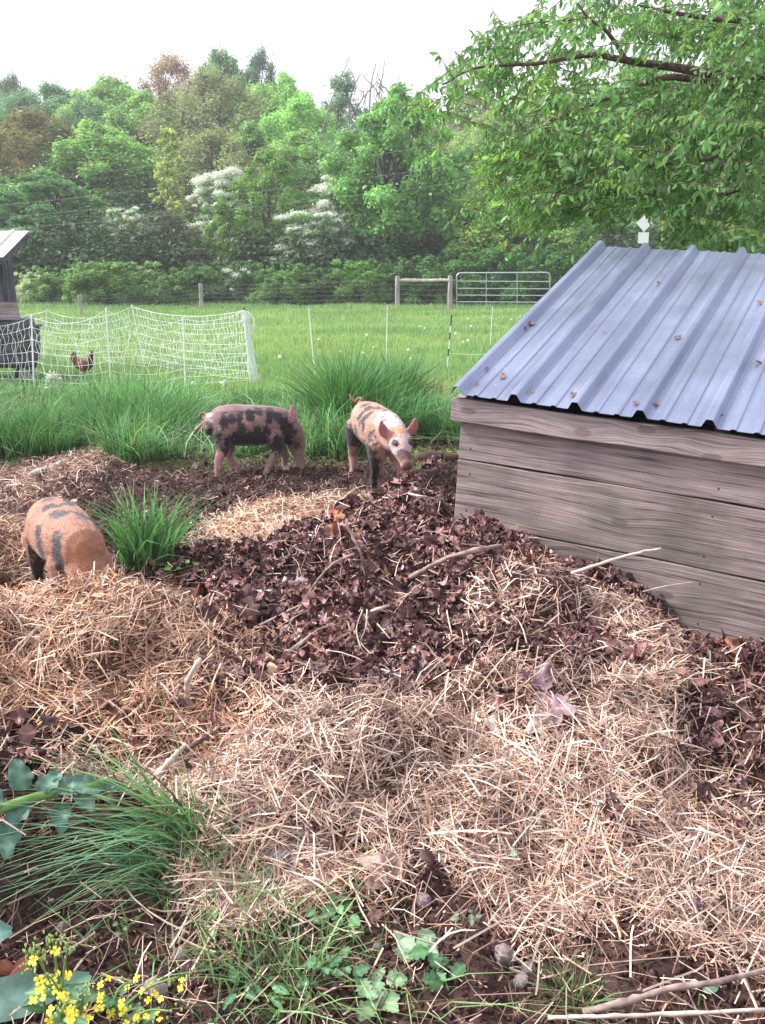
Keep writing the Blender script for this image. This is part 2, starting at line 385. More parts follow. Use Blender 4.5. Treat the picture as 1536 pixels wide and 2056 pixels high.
def wood_mat(name, base, dark, green=0.0, sc=1.0, knots=True, upright=False):
    m, nt, p = new_mat(name); L = nt.links
    tc = nt.nodes.new('ShaderNodeTexCoord'); oi = nt.nodes.new('ShaderNodeObjectInfo')
    off = N(nt, 'ShaderNodeVectorMath', _operation='MULTIPLY'); off.inputs[1].default_value = (9, 7, 5)
    cb = nt.nodes.new('ShaderNodeCombineXYZ')
    for i in range(3): L.new(oi.outputs['Random'], cb.inputs[i])
    L.new(cb.outputs[0], off.inputs[0])
    rot = N(nt, 'ShaderNodeMapping'); rot.inputs['Rotation'].default_value = (0, R(90) if upright else 0, 0); L.new(tc.outputs['Object'], rot.inputs[0])
    ad = N(nt, 'ShaderNodeVectorMath', _operation='ADD'); L.new(rot.outputs[0], ad.inputs[0]); L.new(off.outputs[0], ad.inputs[1])
    # knots push the grain aside
    vm = N(nt, 'ShaderNodeMapping'); vm.inputs['Scale'].default_value = (1.5 * sc, .01, 3.4 * sc); L.new(ad.outputs[0], vm.inputs[0])
    vo = N(nt, 'ShaderNodeTexVoronoi', Scale=1.0, Randomness=1.0); vo.voronoi_dimensions = '2D'
    _s = nt.nodes.new('ShaderNodeSeparateXYZ'); _c = nt.nodes.new('ShaderNodeCombineXYZ'); L.new(vm.outputs[0], _s.inputs[0]); L.new(_s.outputs['X'], _c.inputs[0]); L.new(_s.outputs['Z'], _c.inputs[1]); L.new(_c.outputs[0], vo.inputs['Vector'])
    kn = N(nt, 'ShaderNodeMapRange'); kn.inputs[1].default_value = .0; kn.inputs[2].default_value = .42; kn.inputs[3].default_value = 1; kn.inputs[4].default_value = 0
    L.new(vo.outputs['Distance'], kn.inputs[0])
    kp = N(nt, 'ShaderNodeMath', _operation='POWER'); kp.inputs[1].default_value = 1.6; L.new(kn.outputs[0], kp.inputs[0])
    wob = N(nt, 'ShaderNodeTexNoise', Scale=1.4 * sc, Detail=3.0); L.new(ad.outputs[0], wob.inputs['Vector'])
    sep = nt.nodes.new('ShaderNodeSeparateXYZ'); L.new(ad.outputs[0], sep.inputs[0])
    mul = N(nt, 'ShaderNodeMath', _operation='MULTIPLY'); mul.inputs[1].default_value = .035 if knots else .0; L.new(kp.outputs[0], mul.inputs[0])
    a1 = N(nt, 'ShaderNodeMath', _operation='ADD'); L.new(sep.outputs['Z'], a1.inputs[0]); L.new(mul.outputs[0], a1.inputs[1])
    w1 = N(nt, 'ShaderNodeMath', _operation='MULTIPLY_ADD'); w1.inputs[1].default_value = .022; L.new(wob.outputs[0], w1.inputs[0]); L.new(a1.outputs[0], w1.inputs[2])
    xs = N(nt, 'ShaderNodeMath', _operation='MULTIPLY'); xs.inputs[1].default_value = .03; L.new(sep.outputs['X'], xs.inputs[0])
    cc = nt.nodes.new('ShaderNodeCombineXYZ'); L.new(xs.outputs[0], cc.inputs[0]); L.new(w1.outputs[0], cc.inputs[2])
    ys = N(nt, 'ShaderNodeMath', _operation='MULTIPLY'); ys.inputs[1].default_value = .3; L.new(sep.outputs['Y'], ys.inputs[0]); L.new(ys.outputs[0], cc.inputs[1])
    gr = N(nt, 'ShaderNodeTexNoise', Scale=60 * sc, Detail=4.0, Roughness=.65); L.new(cc.outputs[0], gr.inputs['Vector'])
    gr2 = N(nt, 'ShaderNodeTexNoise', Scale=170 * sc, Detail=3.0); L.new(cc.outputs[0], gr2.inputs['Vector'])
    big = N(nt, 'ShaderNodeTexNoise', Scale=2.2 * sc, Detail=5.0, Roughness=.6); L.new(ad.outputs[0], big.inputs['Vector'])
    c0 = ramp(nt, gr.outputs[0], [(.36, dark), (.44, tuple(a * .6 + b * .4 for a, b in zip(base, dark))), (.62, base)])
    m2 = N(nt, 'ShaderNodeMixRGB', _blend_type='MULTIPLY'); m2.inputs[0].default_value = .45
    c2 = ramp(nt, gr2.outputs[0], [(.38, (.45, .42, .42)), (.6, (1.15, 1.15, 1.15))]); L.new(c0, m2.inputs[1]); L.new(c2, m2.inputs[2])
    m3 = N(nt, 'ShaderNodeMixRGB', _blend_type='MULTIPLY'); m3.inputs[0].default_value = .8
    c3 = ramp(nt, big.outputs[0], [(.35, (.6, .55, .58)), (.65, (1.2, 1.15, 1.12))]); L.new(m2.outputs[0], m3.inputs[1]); L.new(c3, m3.inputs[2])
    col = m3.outputs[0]
    if green > 0:
        gn = N(nt, 'ShaderNodeTexNoise', Scale=3.1, Detail=6.0); L.new(ad.outputs[0], gn.inputs['Vector'])
        gf = N(nt, 'ShaderNodeMapRange'); gf.inputs[1].default_value = .45; gf.inputs[2].default_value = .7; gf.inputs[3].default_value = 0; gf.inputs[4].default_value = green
        L.new(gn.outputs[0], gf.inputs[0])
        m4 = N(nt, 'ShaderNodeMixRGB'); L.new(gf.outputs[0], m4.inputs[0]); L.new(col, m4.inputs[1]); m4.inputs[2].default_value = (.075, .085, .05, 1); col = m4.outputs[0]
    if knots:
        kk = N(nt, 'ShaderNodeMapRange'); kk.inputs[1].default_value = .76; kk.inputs[2].default_value = .83; kk.inputs[3].default_value = 0; kk.inputs[4].default_value = .45
        L.new(kp.outputs[0], kk.inputs[0])
        m5 = N(nt, 'ShaderNodeMixRGB'); L.new(kk.outputs[0], m5.inputs[0]); L.new(col, m5.inputs[1]); m5.inputs[2].default_value = (*[d * .45 for d in dark], 1); col = m5.outputs[0]
    L.new(col, p.inputs['Base Color'])
    p.inputs['Roughness'].default_value = .85; p.inputs['Specular IOR Level'].default_value = .2
    b = N(nt, 'ShaderNodeBump', Strength=.6, Distance=.004)
    ab = N(nt, 'ShaderNodeMath', _operation='ADD'); L.new(gr.outputs[0], ab.inputs[0]); L.new(gr2.outputs[0], ab.inputs[1])
    L.new(ab.outputs[0], b.inputs['Height']); L.new(b.outputs[0], p.inputs['Normal'])
    return m

M = {}
M['litter'] = vcol_mat('straw', .6, 0, 30, .25, .35)
M['deadleaf'] = vcol_mat('dead_leaf', .6, .0, 40, .3, .3)
M['clod'] = vcol_mat('soil_crumb', .95, 0, 80, .4, .1)
M['grass'] = vcol_mat('grass', .5, .35, 3, .2, .35)
M['leaf'] = vcol_mat('tree_leaf', .5, .35, 1.2, .25, .3, use_obj=True)
M['nearleaf'] = vcol_mat('hanging_leaf', .42, .45, 5, .2, .4)
M['blossom'] = vcol_mat('blossom', .7, .2, 5, .1, .2)
M['plant'] = vcol_mat('plant_leaf', .5, .25, 25, .22, .4)
M['bark'] = noise_mat('bark', (.05, .042, .045), (.14, .115, .11), 14, .95, bump=.6, stretch=(1, 1, .25))
M['barklight'] = noise_mat('bark_light', (.14, .12, .13), (.3, .26, .26), 14, .95, bump=.6, stretch=(1, 1, .25))
M['twig'] = noise_mat('twig_bark', (.16, .11, .10), (.36, .28, .25), 30, .85, bump=.4)
M['twigdark'] = noise_mat('dark_twig_bark', (.06, .035, .03), (.18, .11, .10), 30, .85, bump=.4)
M['twigpale'] = noise_mat('peeled_twig', (.34, .28, .24), (.6, .52, .45), 26, .75, bump=.3)
M['white'] = noise_mat('white_plastic', (.74, .76, .78), (.85, .86, .88), 20, .45, bump=0)
M['cord'] = noise_mat('poly_cord', (.72, .8, .78), (.88, .92, .92), 40, .55, bump=0)
M['black'] = noise_mat('black_plastic', (.02, .02, .025), (.04, .04, .045), 20, .5, bump=0)
M['galv'] = noise_mat('galvanised_steel', (.42, .45, .5), (.6, .63, .68), 30, .4, metal=.5, bump=0)
M['wire'] = noise_mat('fence_wire', (.2, .2, .22), (.34, .34, .36), 30, .5, metal=.5, bump=0)
M['powerline'] = noise_mat('line_cable', (.35, .37, .42), (.45, .47, .52), 30, .6, bump=0)
M['post'] = noise_mat('weathered_post', (.22, .20, .20), (.42, .39, .38), 10, .9, bump=.5, stretch=(1, 1, .2))
M['wood'] = wood_mat('weathered_plank', (.40, .345, .34), (.13, .10, .10), .0)
M['woodgreen'] = wood_mat('mossy_plank', (.38, .325, .31), (.13, .105, .10), .5)
M['coopwood'] = wood_mat('grey_barn_board', (.17, .16, .21), (.04, .038, .055), .0, .6)

# ------------------------------------------------------------------ ground: one sheet to the horizon
def axis(spans):
    out = []
    for a, b, st in spans:
        out.append(np.arange(a, b, st))
    return np.unique(np.concatenate(out).round(4))
gx = axis([(-260, -60, 20), (-60, -12, 3), (-12, -4, .4), (-4, -2.6, .08), (-2.6, 2.6, .028), (2.6, 4, .08), (4, 12, .4), (12, 60, 3), (60, 261, 20)])
gy = axis([(-60, -4, 8), (-4, 1, .4), (1, 6.2, .028), (6.2, 9.6, .07), (9.6, 14, .3), (14, 36, 1), (36, 130, 3), (130, 380, 25)])
GX, GY = np.meshgrid(gx, gy)
fxx, fyy = GX.ravel(), GY.ravel()
fz = H(fxx, fyy)
nx_, ny_ = len(gx), len(gy)
ii = (np.arange(ny_ - 1)[:, None] * nx_ + np.arange(nx_ - 1)[None, :]).ravel()
GF = np.stack([ii, ii + 1, ii + 1 + nx_, ii + nx_], 1)
cv = cover(fxx, np.minimum(fyy, 9))
tcol = np.array([[.10, .062, .048], [.075, .045, .042], [.060, .036, .032], [.042, .023, .021], [.15, .095, .08]])  # straw row darkened so gaps between the stalks read as shadow
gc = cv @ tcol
n1 = fbm(fxx * 18, fyy * 18, 51, 3)[:, None]
gc = gc * (.55 + .9 * n1)
past = np.clip((fyy - 7.0 - (fbm(fxx * 1.5, fyy * 0, 8, 2) - .5) * 1.2) / .6, 0, 1)[:, None]
n2 = fbm(fxx * .8, fyy * .8, 61, 4)[:, None]
pc = np.array([[.12, .21, .045]]) * (.7 + .6 * n2)
gc = gc * (1 - past) + pc * past
hillm = np.clip((fyy - 35) / 2, 0, 1)[:, None]
gc = gc * (1 - hillm) + np.array([[.03, .04, .02]]) * hillm
gm = vcol_mat('earth_and_turf', .95, 0, 45, .45, .1, bump=.8)
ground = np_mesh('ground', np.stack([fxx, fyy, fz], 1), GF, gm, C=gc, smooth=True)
tag(ground, kind='structure')

def normals(x, y, e=.03):
    hx = (H(x + e, y) - H(x - e, y)) / (2 * e); hy = (H(x, y + e) - H(x, y - e)) / (2 * e)
    n = np.stack([-hx, -hy, np.ones_like(hx)], 1)
    return n / np.linalg.norm(n, axis=1)[:, None]

def sample_near(n, fn, ylo=1.15, yhi=8.4, power=1.3):
    """random ground positions; fn(x, y, cover) gives the chance of keeping each"""
    xs, ys = [], []; got = 0; tries = 0
    while got < n and tries < 200:
        tries += 1
        u = rng.random(30000)
        a, b = ylo ** (2 - power), yhi ** (2 - power)
        y = (a + (b - a) * u) ** (1 / (2 - power))
        x = (rng.random(30000) * 2 - 1) * (.47 * y + .35)
        p = fn(x, y, cover(x, y)) * np.clip((normals(x, y)[:, 2] - .45) / .35, .5, 1)
        k = rng.random(30000) < p
        xs.append(x[k]); ys.append(y[k]); got += k.sum()
    x = np.concatenate(xs)[:n]; y = np.concatenate(ys)[:n]
    return x, y

def unit(v): return v / (np.linalg.norm(v, axis=-1, keepdims=True) + 1e-12)

def frame_from(nn, az):
    t = np.stack([np.cos(az), np.sin(az), np.zeros(len(az))], 1)
    t = unit(t - nn * (t * nn).sum(1)[:, None]); b = np.cross(nn, t)
    return t, b

def ribbons(name, P, D, Nn, Ln, W, bend, mat, C, parent=None, seg=2):
    """flat stalks: base point P, direction D, face normal Nn, length, width, bend"""
    n = len(P); S = unit(np.cross(D, Nn)); V = []
    for i in range(seg + 1):
        t = i / seg
        c = P + D * (Ln * t)[:, None] + Nn * (bend * Ln * 4 * t * (1 - t))[:, None]
        V.append(c - S * (W / 2)[:, None]); V.append(c + S * (W / 2)[:, None])
    V = np.stack(V, 1).reshape(-1, 3)
    k = 2 * (seg + 1); b = np.arange(n)[:, None] * k
    F = np.concatenate([b + np.array([[2 * i, 2 * i + 1, 2 * i + 3, 2 * i + 2]]) for i in range(seg)], 0)
    return np_mesh(name, V, F, mat, parent, C=np.repeat(C, k, 0))

def straw_set(name, x, y, lmin, lmax, wmul=1.0, lift=.055, dark=0.0, label=None, tint=(1, 1, 1)):
    n = len(x)
    nn = normals(x, y); z = H(x, y)
    az = rng.random(n) * 2 * np.pi
    t = np.stack([np.cos(az), np.sin(az), np.zeros(n)], 1)
    t = unit(t - nn * (t * nn).sum(1)[:, None])
    el = rng.normal(0, .28, n)
    D = unit(t * np.cos(el)[:, None] + nn * np.sin(el)[:, None])
    N_ = unit(nn + rng.normal(0, .5, (n, 3)))
    N_ = unit(N_ - D * (N_ * D).sum(1)[:, None])
    Ln = lmin + (lmax - lmin) * rng.random(n) ** 1.7
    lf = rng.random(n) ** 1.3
    P = np.stack([x, y, z], 1) + nn * (lf * lift - .004)[:, None] - D * (Ln / 2)[:, None]
    W = (.0018 + .0032 * rng.random(n) ** 1.8) * wmul * np.clip(y / 2.6, .7, 1.1)
    pal = np.array([[.52, .36, .28], [.66, .49, .385], [.33, .21, .155], [.46, .29, .18], [.20, .12, .11], [.72, .60, .52], [.42, .285, .265]])
    c = pal[rng.choice(len(pal), n, p=[.22, .2, .16, .12, .12, .08, .10])] * (.7 + .45 * rng.random(n))[:, None]
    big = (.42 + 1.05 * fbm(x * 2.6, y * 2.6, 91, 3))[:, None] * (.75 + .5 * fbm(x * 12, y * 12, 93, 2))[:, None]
    c = c * big * (1 - dark) * np.where(lf[:, None] < .45, np.array([[.50, .40, .34]]), np.array([[1.12, 1.10, 1.08]])) * np.array([tint])  # buried straws darkened, top ones brightened: gap shade put into the colour
    kink = rng.normal(0, .10, n)
    return ribbons(name, P, D, N_, Ln, W, kink, M['litter'], c)

GRASS_NEAR = 'x'
def region(x, y):
    """which heap of litter a position belongs to"""
    return 0

# straw, split into the separate heaps and beds
def heap_mask(cx, cy, rx, ry):
    return lambda x, y: ((x - cx) / rx) ** 2 + ((y - cy) / ry) ** 2 < 1
hc = at_z(240, 1260, .36)
hl = at_z(100, 1430, .18)
hb = at_z(0, 1110, .26)
hm = at_z(550, 1065, .26)
masks = [('straw_heap', heap_mask(hc[0] - .1, hc[1] + .1, .85, .24), 'tall rounded golden straw heap in front of the rooting pig at the left', 'heap'),
         ('straw_heap', heap_mask(hb[0] - .1, hb[1], .42, .5), 'straw heap at the left edge beside the pig with its head down', 'heap'),
         ('straw_heap', heap_mask(hm[0], hm[1], .5, .45), 'small pale straw heap in the middle between the grass clump and the leaf pile', 'heap'),
         ('straw_bank', heap_mask(hl[0] - .2, hl[1], .95, .2), 'lower straw bank with a dark overhung face under the tall left heap', 'heap')]
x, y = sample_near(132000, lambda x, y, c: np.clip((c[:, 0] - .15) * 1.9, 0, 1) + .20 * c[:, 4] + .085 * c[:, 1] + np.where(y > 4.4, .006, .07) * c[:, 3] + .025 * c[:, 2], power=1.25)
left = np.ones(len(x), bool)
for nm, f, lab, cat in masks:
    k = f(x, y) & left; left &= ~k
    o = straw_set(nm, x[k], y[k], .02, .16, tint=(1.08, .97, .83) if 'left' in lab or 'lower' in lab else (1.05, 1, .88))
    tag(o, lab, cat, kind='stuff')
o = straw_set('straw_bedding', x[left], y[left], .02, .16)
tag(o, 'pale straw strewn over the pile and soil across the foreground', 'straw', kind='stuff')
x, y = sample_near(5200, lambda x, y, c: np.clip(c[:, 0], 0, 1) + .22 * c[:, 1] + .10 * c[:, 3] * (y < 4.4) + .04 * c[:, 2], power=1.2)
n = len(x); nn = normals(x, y); az = rng.random(n) * 6.28; t, b = frame_from(nn, az)
D = unit(t + nn * rng.normal(.1, .25, n)[:, None]); Nn = unit(np.cross(D, b) + rng.normal(0, .3, (n, 3)))
Ln = .10 + .16 * rng.random(n) ** 2
o = ribbons('long_straw', np.stack([x, y, H(x, y) + .02 + rng.random(n) * .03], 1) - D * (Ln / 2)[:, None], D, Nn, Ln, .002 + .003 * rng.random(n), rng.normal(0, .16, n), M['litter'], np.array([[.56, .43, .35]]) * rng.uniform(.4, 1.25, (n, 1)), seg=4)
tag(o, 'long bent straw stalks lying loose on top of the piles', 'straw', kind='stuff')
# fine chaff between
x, y = sample_near(60000, lambda x, y, c: np.clip(c[:, 0] + c[:, 4] * 1.1 + np.where(y > 4.4, .008, .14) * c[:, 3] + .12 * c[:, 1] + .06 * c[:, 2], 0, 1), power=1.1)
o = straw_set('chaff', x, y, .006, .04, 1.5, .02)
tag(o, 'short broken chaff and wood chips mixed through the bedding', 'chaff', kind='stuff')

# dead leaves: crumpled lobed sheets
def leaf_template(seed, lobes=5, res=4):
    r = np.random.default_rng(seed)
    n = 20
    th = np.linspace(0, 2 * np.pi, n, endpoint=False)
    rad = .5 + .22 * np.abs(np.cos(th * lobes / 2)) ** .7 * (0.6 + .5 * r.random()) - .12 * (np.abs(np.sin(th * lobes / 2)) > .85) + r.normal(0, .04, n)
    ring2 = np.stack([np.cos(th) * rad, np.sin(th) * rad * .85], 1)
    ring1 = ring2 * .52
    P = np.concatenate([[[0, 0]], ring1, ring2])
    a1, a2 = r.uniform(-3, 3, 2), r.uniform(-4, 4, 2)
    z = .24 * np.sin(P @ a1 * 2.0) + .18 * np.sin(P @ a2 * 2.9 + 1) + r.uniform(-1.3, 1.5) * (P[:, 0] * .8 + P[:, 1] * .5) ** 2 + r.normal(0, .05, len(P))
    V = np.concatenate([P, z[:, None]], 1)
    F = []
    for k in range(n):
        k2 = (k + 1) % n
        F.append((0, 1 + k, 1 + k2))
        F.append((1 + k, 1 + n + k, 1 + n + k2)); F.append((1 + k, 1 + n + k2, 1 + k2))
    return V, np.array(F)

def scatter(name, tmpls, P, nn, az, S, C, mat, jitter=0.0, parent=None, smooth=True):
    Vs, Fs, Cs = [], [], []; off = 0
    pick = rng.integers(0, len(tmpls), len(P))
    t, b = frame_from(nn, az)
    for k, (V, F) in enumerate(tmpls):
        m = np.nonzero(pick == k)[0]
        if not len(m): continue
        W = P[m][:, None, :] + (t[m][:, None, :] * V[None, :, 0:1] + b[m][:, None, :] * V[None, :, 1:2] + nn[m][:, None, :] * V[None, :, 2:3]) * S[m][:, None, None]
        Vs.append(W.reshape(-1, 3))
        Fs.append((F[None] + (np.arange(len(m)) * len(V))[:, None, None]).reshape(-1, F.shape[1]) + off)
        Cs.append(np.repeat(C[m], len(V), 0)); off += len(m) * len(V)
    return np_mesh(name, np.concatenate(Vs), np.concatenate(Fs), mat, parent, C=np.concatenate(Cs), smooth=smooth)

LT = [leaf_template(s, l) for s, l in [(1, 5), (2, 3), (3, 7), (4, 2), (5, 3), (6, 1), (7, 5), (8, 2)]]
LP = np.array([[1.14, 1.0, 1.02]]) * np.array([[.115, .062, .056], [.085, .046, .045], [.16, .095, .085], [.06, .034, .036], [.24, .155, .14], [.17, .085, .06], [.36, .26, .23], [.14, .095, .11]])
def leaf_set(name, n, fn, smin, smax, lift, label, power=1.25, bright=1.0):
    x, y = sample_near(n, fn, power=power)
    n = len(x); nn = unit(normals(x, y) + rng.normal(0, .6, (n, 3)))
    z = H(x, y) + rng.random(n) ** 1.4 * lift
    C = LP[rng.choice(8, n, p=[.22, .17, .17, .11, .10, .1, .06, .07])] * (.45 + 1.1 * rng.random(n))[:, None] * bright * (.6 + .9 * fbm(x * 3, y * 3, 95, 2))[:, None]
    S = smin + (smax - smin) * rng.random(n) ** 2.2 + .03 * (rng.random(n) < .02)
    o = scatter(name, LT, np.stack([x, y, z], 1), nn, rng.random(n) * 6.28, S, C, M['deadleaf'])
    tag(o, label, 'leaves', kind='stuff')
    return o
leaf_set('leaf_litter', 36000, lambda x, y, c: np.clip(c[:, 1] * 1.3, 0, 1) + np.where(y > 4.6, .01, .10) * c[:, 3] + .018 * c[:, 0], .010, .050, .055,
         'crumpled purple brown dead leaves heaped in front of the shed wall')
# crumbs and clods of soil / dug bedding
def clod_template(seed):
    r = np.random.default_rng(seed)
    V = np.array([[1, 0, 0], [-1, 0, 0], [0, 1, 0], [0, -1, 0], [0, 0, 1], [0, 0, -1.]]) * (.4 + .5 * r.random((6, 1)))
    F = np.array([(0, 2, 4), (2, 1, 4), (1, 3, 4), (3, 0, 4), (2, 0, 5), (1, 2, 5), (3, 1, 5), (0, 3, 5)])
    return V, F
CT = [clod_template(s) for s in range(6)]
x, y = sample_near(80000, lambda x, y, c: np.clip(c[:, 3] * 1.0 + .8 * c[:, 2] + .25 * c[:, 4] + .1 * c[:, 1], 0, 1), power=1.2)
n = len(x)
nn = unit(rng.normal(0, 1, (n, 3)))
S = .003 + .016 * rng.random(n) ** 3
C = np.array([[.060, .031, .028]]) * (.5 + 1.0 * rng.random((n, 1))) * (1 + .25 * rng.normal(0, .3, (n, 3)))
o = scatter('soil_crumbs', CT, np.stack([x, y, H(x, y) + S * .3], 1), nn, rng.random(n) * 6.28, S, np.clip(C, .01, 1), M['clod'], smooth=False)
tag(o, 'dark brown crumbs of dug soil and rotted bedding, also painting shade on the left bank', 'soil', kind='stuff')
# shredded fibres of the dug-over yard
x, y = sample_near(42000, lambda x, y, c: np.clip(c[:, 3] * 1.1 + .4 * c[:, 2] + .3 * c[:, 4], 0, 1), power=1.0)
n = len(x); nn = normals(x, y); az = rng.random(n) * 6.28
t, b = frame_from(nn, az); D = unit(t + nn * rng.normal(.15, .45, n)[:, None]); Nn = unit(np.cross(D, b))
Ln = (.015 + .06 * rng.random(n) ** 2) * np.where(y < 4, .6, 1)
fc = np.array([[.12, .062, .048], [.07, .038, .034], [.15, .085, .062], [.04, .024, .022], [.24, .15, .11]])[rng.choice(5, n, p=[.34, .33, .08, .23, .02])]
o = ribbons('dug_bedding', np.stack([x, y, H(x, y) + rng.random(n) * .02], 1), D, Nn, Ln, (.003 + .006 * rng.random(n)) * np.where(y < 4, .45, 1), rng.normal(0, .15, n), M['litter'], fc)
tag(o, 'shredded brown bedding dug over by the pigs in the yard, also painting shade on the left bank', 'bedding', kind='stuff')

# ------------------------------------------------------------------ grass
def grass_set(name, x, y, z, Ln, W, lean, C, mat=None, curl=.5, seg=3, dirv=None, parent=None, spread=.35):
    n = len(x); az = rng.random(n) * 6.28
    d = np.stack([np.cos(az), np.sin(az), np.zeros(n)], 1) * (spread * rng.random(n))[:, None] + np.array(lean)[None, :]
    if dirv is not None: d = d + dirv
    V = []; P = np.stack([x, y, z], 1)
    face = rng.random(n) * 6.28
    for i in range(seg + 1):
        t = i / seg
        c = P + Ln[:, None] * (np.array([[0, 0, 1.]]) * (t - .22 * curl * t * t * (d ** 2).sum(1)[:, None] ** .5 * 2) + d * (t ** 1.6) * (.6 + curl * t))
        w = W * (1 - t ** 1.8 * .95) / 2
        s = np.stack([np.cos(face), np.sin(face), np.zeros(n)], 1)
        V.append(c - s * w[:, None]); V.append(c + s * w[:, None])
    V = np.stack(V, 1).reshape(-1, 3); k = 2 * (seg + 1); b = np.arange(n)[:, None] * k
    F = np.concatenate([b + np.array([[2 * i, 2 * i + 1, 2 * i + 3, 2 * i + 2]]) for i in range(seg)], 0)
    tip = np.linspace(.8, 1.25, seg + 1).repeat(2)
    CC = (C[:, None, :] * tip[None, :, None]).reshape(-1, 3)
    return np_mesh(name, V, F, mat or M['grass'], parent, C=CC)

def gcol(n, base, var=.25, yel=.12):
    c = np.array([base]) * (1 + var * rng.normal(0, 1, (n, 1)))
    y_ = rng.random(n) < yel
    c[y_] = np.array([.22, .22, .09]) * (.7 + .5 * rng.random((y_.sum(), 1)))
    return np.clip(c, .01, .8)

# short pasture
n = 210000
u = rng.random(n); Y = 8.6 * (37.5 / 8.6) ** u
X = (rng.random(n) * 2 - 1) * (.45 * Y + 1)
clump = fbm(X * .9, Y * .9, 21, 3)
k = rng.random(n) < .35 + 1.2 * clump; X, Y, clump = X[k], Y[k], clump[k]; n = len(X)
Ln = (.06 + .09 * rng.random(n)) * (.6 + clump) * (1 + .3 * (Y > 33)) ; W = .0045 * (Y / 9) ** .9 * (.7 + .6 * rng.random(n))
patch = fbm(X * .25, Y * .5, 44, 3)[:, None]
C = gcol(n, [.205, .345, .155], .25, .08) * (.75 + .5 * patch) * (1 + (patch > .55) * np.array([[.25, .05, 0]]))
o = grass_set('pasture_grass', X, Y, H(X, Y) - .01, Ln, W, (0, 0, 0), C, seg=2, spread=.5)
tag(o, 'short bright green pasture grass in the field beyond the netting', 'grass', kind='stuff')
# rank grass between the yard and the netting
def edge(x): return 7.35 + .35 * np.sin(x * 1.7 + 1) + .25 * np.sin(x * 4.1)
n = 95000
X = (rng.random(n) * 2 - 1) * 4.8; Y = edge(X) + rng.random(n) ** 1.2 * (3.6)
cl = fbm(X * 1.9, Y * 1.7, 71, 2)
k = rng.random(n) < np.clip((cl - .36) * 5, 0.02, 1); X, Y, cl = X[k], Y[k], cl[k]; n = len(X)
Ln = (.16 + .34 * rng.random(n)) * (.25 + cl * 1.5)
Ln *= 1 - .35 * np.clip((Y - 9.2) / 2, 0, 1)
Ln *= 1 - .6 * np.exp(-((X + 1.45) / .5) ** 2)
Ln *= 1 - .45 * np.exp(-((X - .75) / .4) ** 2)
C = gcol(n, [.10, .235, .088], .5, .07) * (.6 + .7 * cl[:, None]) * np.where(rng.random((n, 1)) < .12, 1.7, 1.0)
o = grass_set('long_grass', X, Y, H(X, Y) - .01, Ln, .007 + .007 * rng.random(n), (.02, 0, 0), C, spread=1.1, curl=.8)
tag(o, 'long rank grass growing between the dug yard and the white netting', 'grass', kind='stuff')
n = 5200
X = (rng.random(n) * 2 - 1) * 4.8; Y = edge(X) + rng.random(n) * 3.2
o = grass_set('seeding_grass', X, Y, H(X, Y) - .01, .2 + .35 * rng.random(n), .007 + .009 * rng.random(n), (0, 0, 0), gcol(n, [.22, .36, .20], .35, .25), spread=1.5, curl=1.2)
tag(o, 'paler bent grass stalks mixed through the long grass', 'grass', kind='stuff')
def tuft(name, c, n, rad, lmin, lmax, w, label, cat='grass clump', base=(.085, .205, .075), lean=(0, 0, 0), spread=.7, curl=.6, yel=.03, group=None):
    a = rng.random(n) * 6.28; r = rad * rng.random(n) ** .6
    X = c[0] + np.cos(a) * r; Y = c[1] + np.sin(a) * r
    L_ = lmin + (lmax - lmin) * rng.random(n)
    dv = np.stack([np.cos(a), np.sin(a), a * 0], 1) * (r / rad * spread * .6)[:, None]
    e = empty(name, (c[0], c[1], c[2]))
    o = grass_set('blades', X - c[0], Y - c[1], H(X, Y) - .01 - c[2], L_, w * (.6 + .7 * rng.random(n)), lean, gcol(n, base, .3, yel), dirv=dv, parent=e, spread=spread, curl=curl)
    return tag(e, label, cat, group)
tuft('tall_grass_clump', at_z(700, 880, .02), 1100, .22, .5, .92, .015, 'tall dark grass clump standing behind the pig that walks forward')
tuft('tall_grass_clump', at_z(800, 850, .02), 600, .13, .5, .85, .014, 'narrow upright grass clump just right of the tallest clump, left of the brown straw tuft')
tuft('tall_grass_clump', at_z(60, 905, .02), 1500, .5, .25, .45, .011, 'wide dark grass clump at the left edge of the yard under the wooden coop')
tuft('tall_grass_clump', at_z(285, 885, .02), 1700, .5, .25, .5, .011, 'broad drooping grass clump behind the dug bank, left of the grazing spotted pig')
tuft('tall_grass_clump', at_z(520, 830, .02), 900, .4, .25, .42, .010, 'grass clump directly behind the back of the side-on spotted pig')
tuft('tall_grass_clump', at_z(880, 885, .02), 900, .35, .2, .42, .010, 'grass clump between the forward walking pig and the shed corner')
tuft('grass_clump', G(300, 1130), 230, .13, .2, .44, .013, 'spiky green grass clump alone on the dug ground between straw heap and bank', spread=.9)

# ------------------------------------------------------------------ pig hut with ribbed metal roof
def cam2world(v):
    x, yd, z = v
    return Vector((x, z * CP - yd * SP, -z * SP - yd * CP))
e1 = cam2world((-3504, -722, 1830)).normalized()
e2 = cam2world((1252, -1347, 1830)).normalized()
hx = -e1
hz = (Vector((0, 0, 1)) - hx * hx.z).normalized()
hy = hz.cross(hx)
rr = (e2 - hx * e2.dot(hx)).normalized()
RC, RS = rr.dot(hy), rr.dot(hz)
d0 = ray(907, 787)
corner = Vector((0, 0, CAMH)) + Vector(d0) * 4.0
HM = Matrix(((hx.x, hy.x, hz.x, corner.x), (hx.y, hy.y, hz.y, corner.y), (hx.z, hy.z, hz.z, corner.z), (0, 0, 0, 1)))
HUT = empty('pig_hut', mat=HM)
tag(HUT, 'low weathered plank pig hut with a sloping blue grey ribbed metal roof', 'hut')

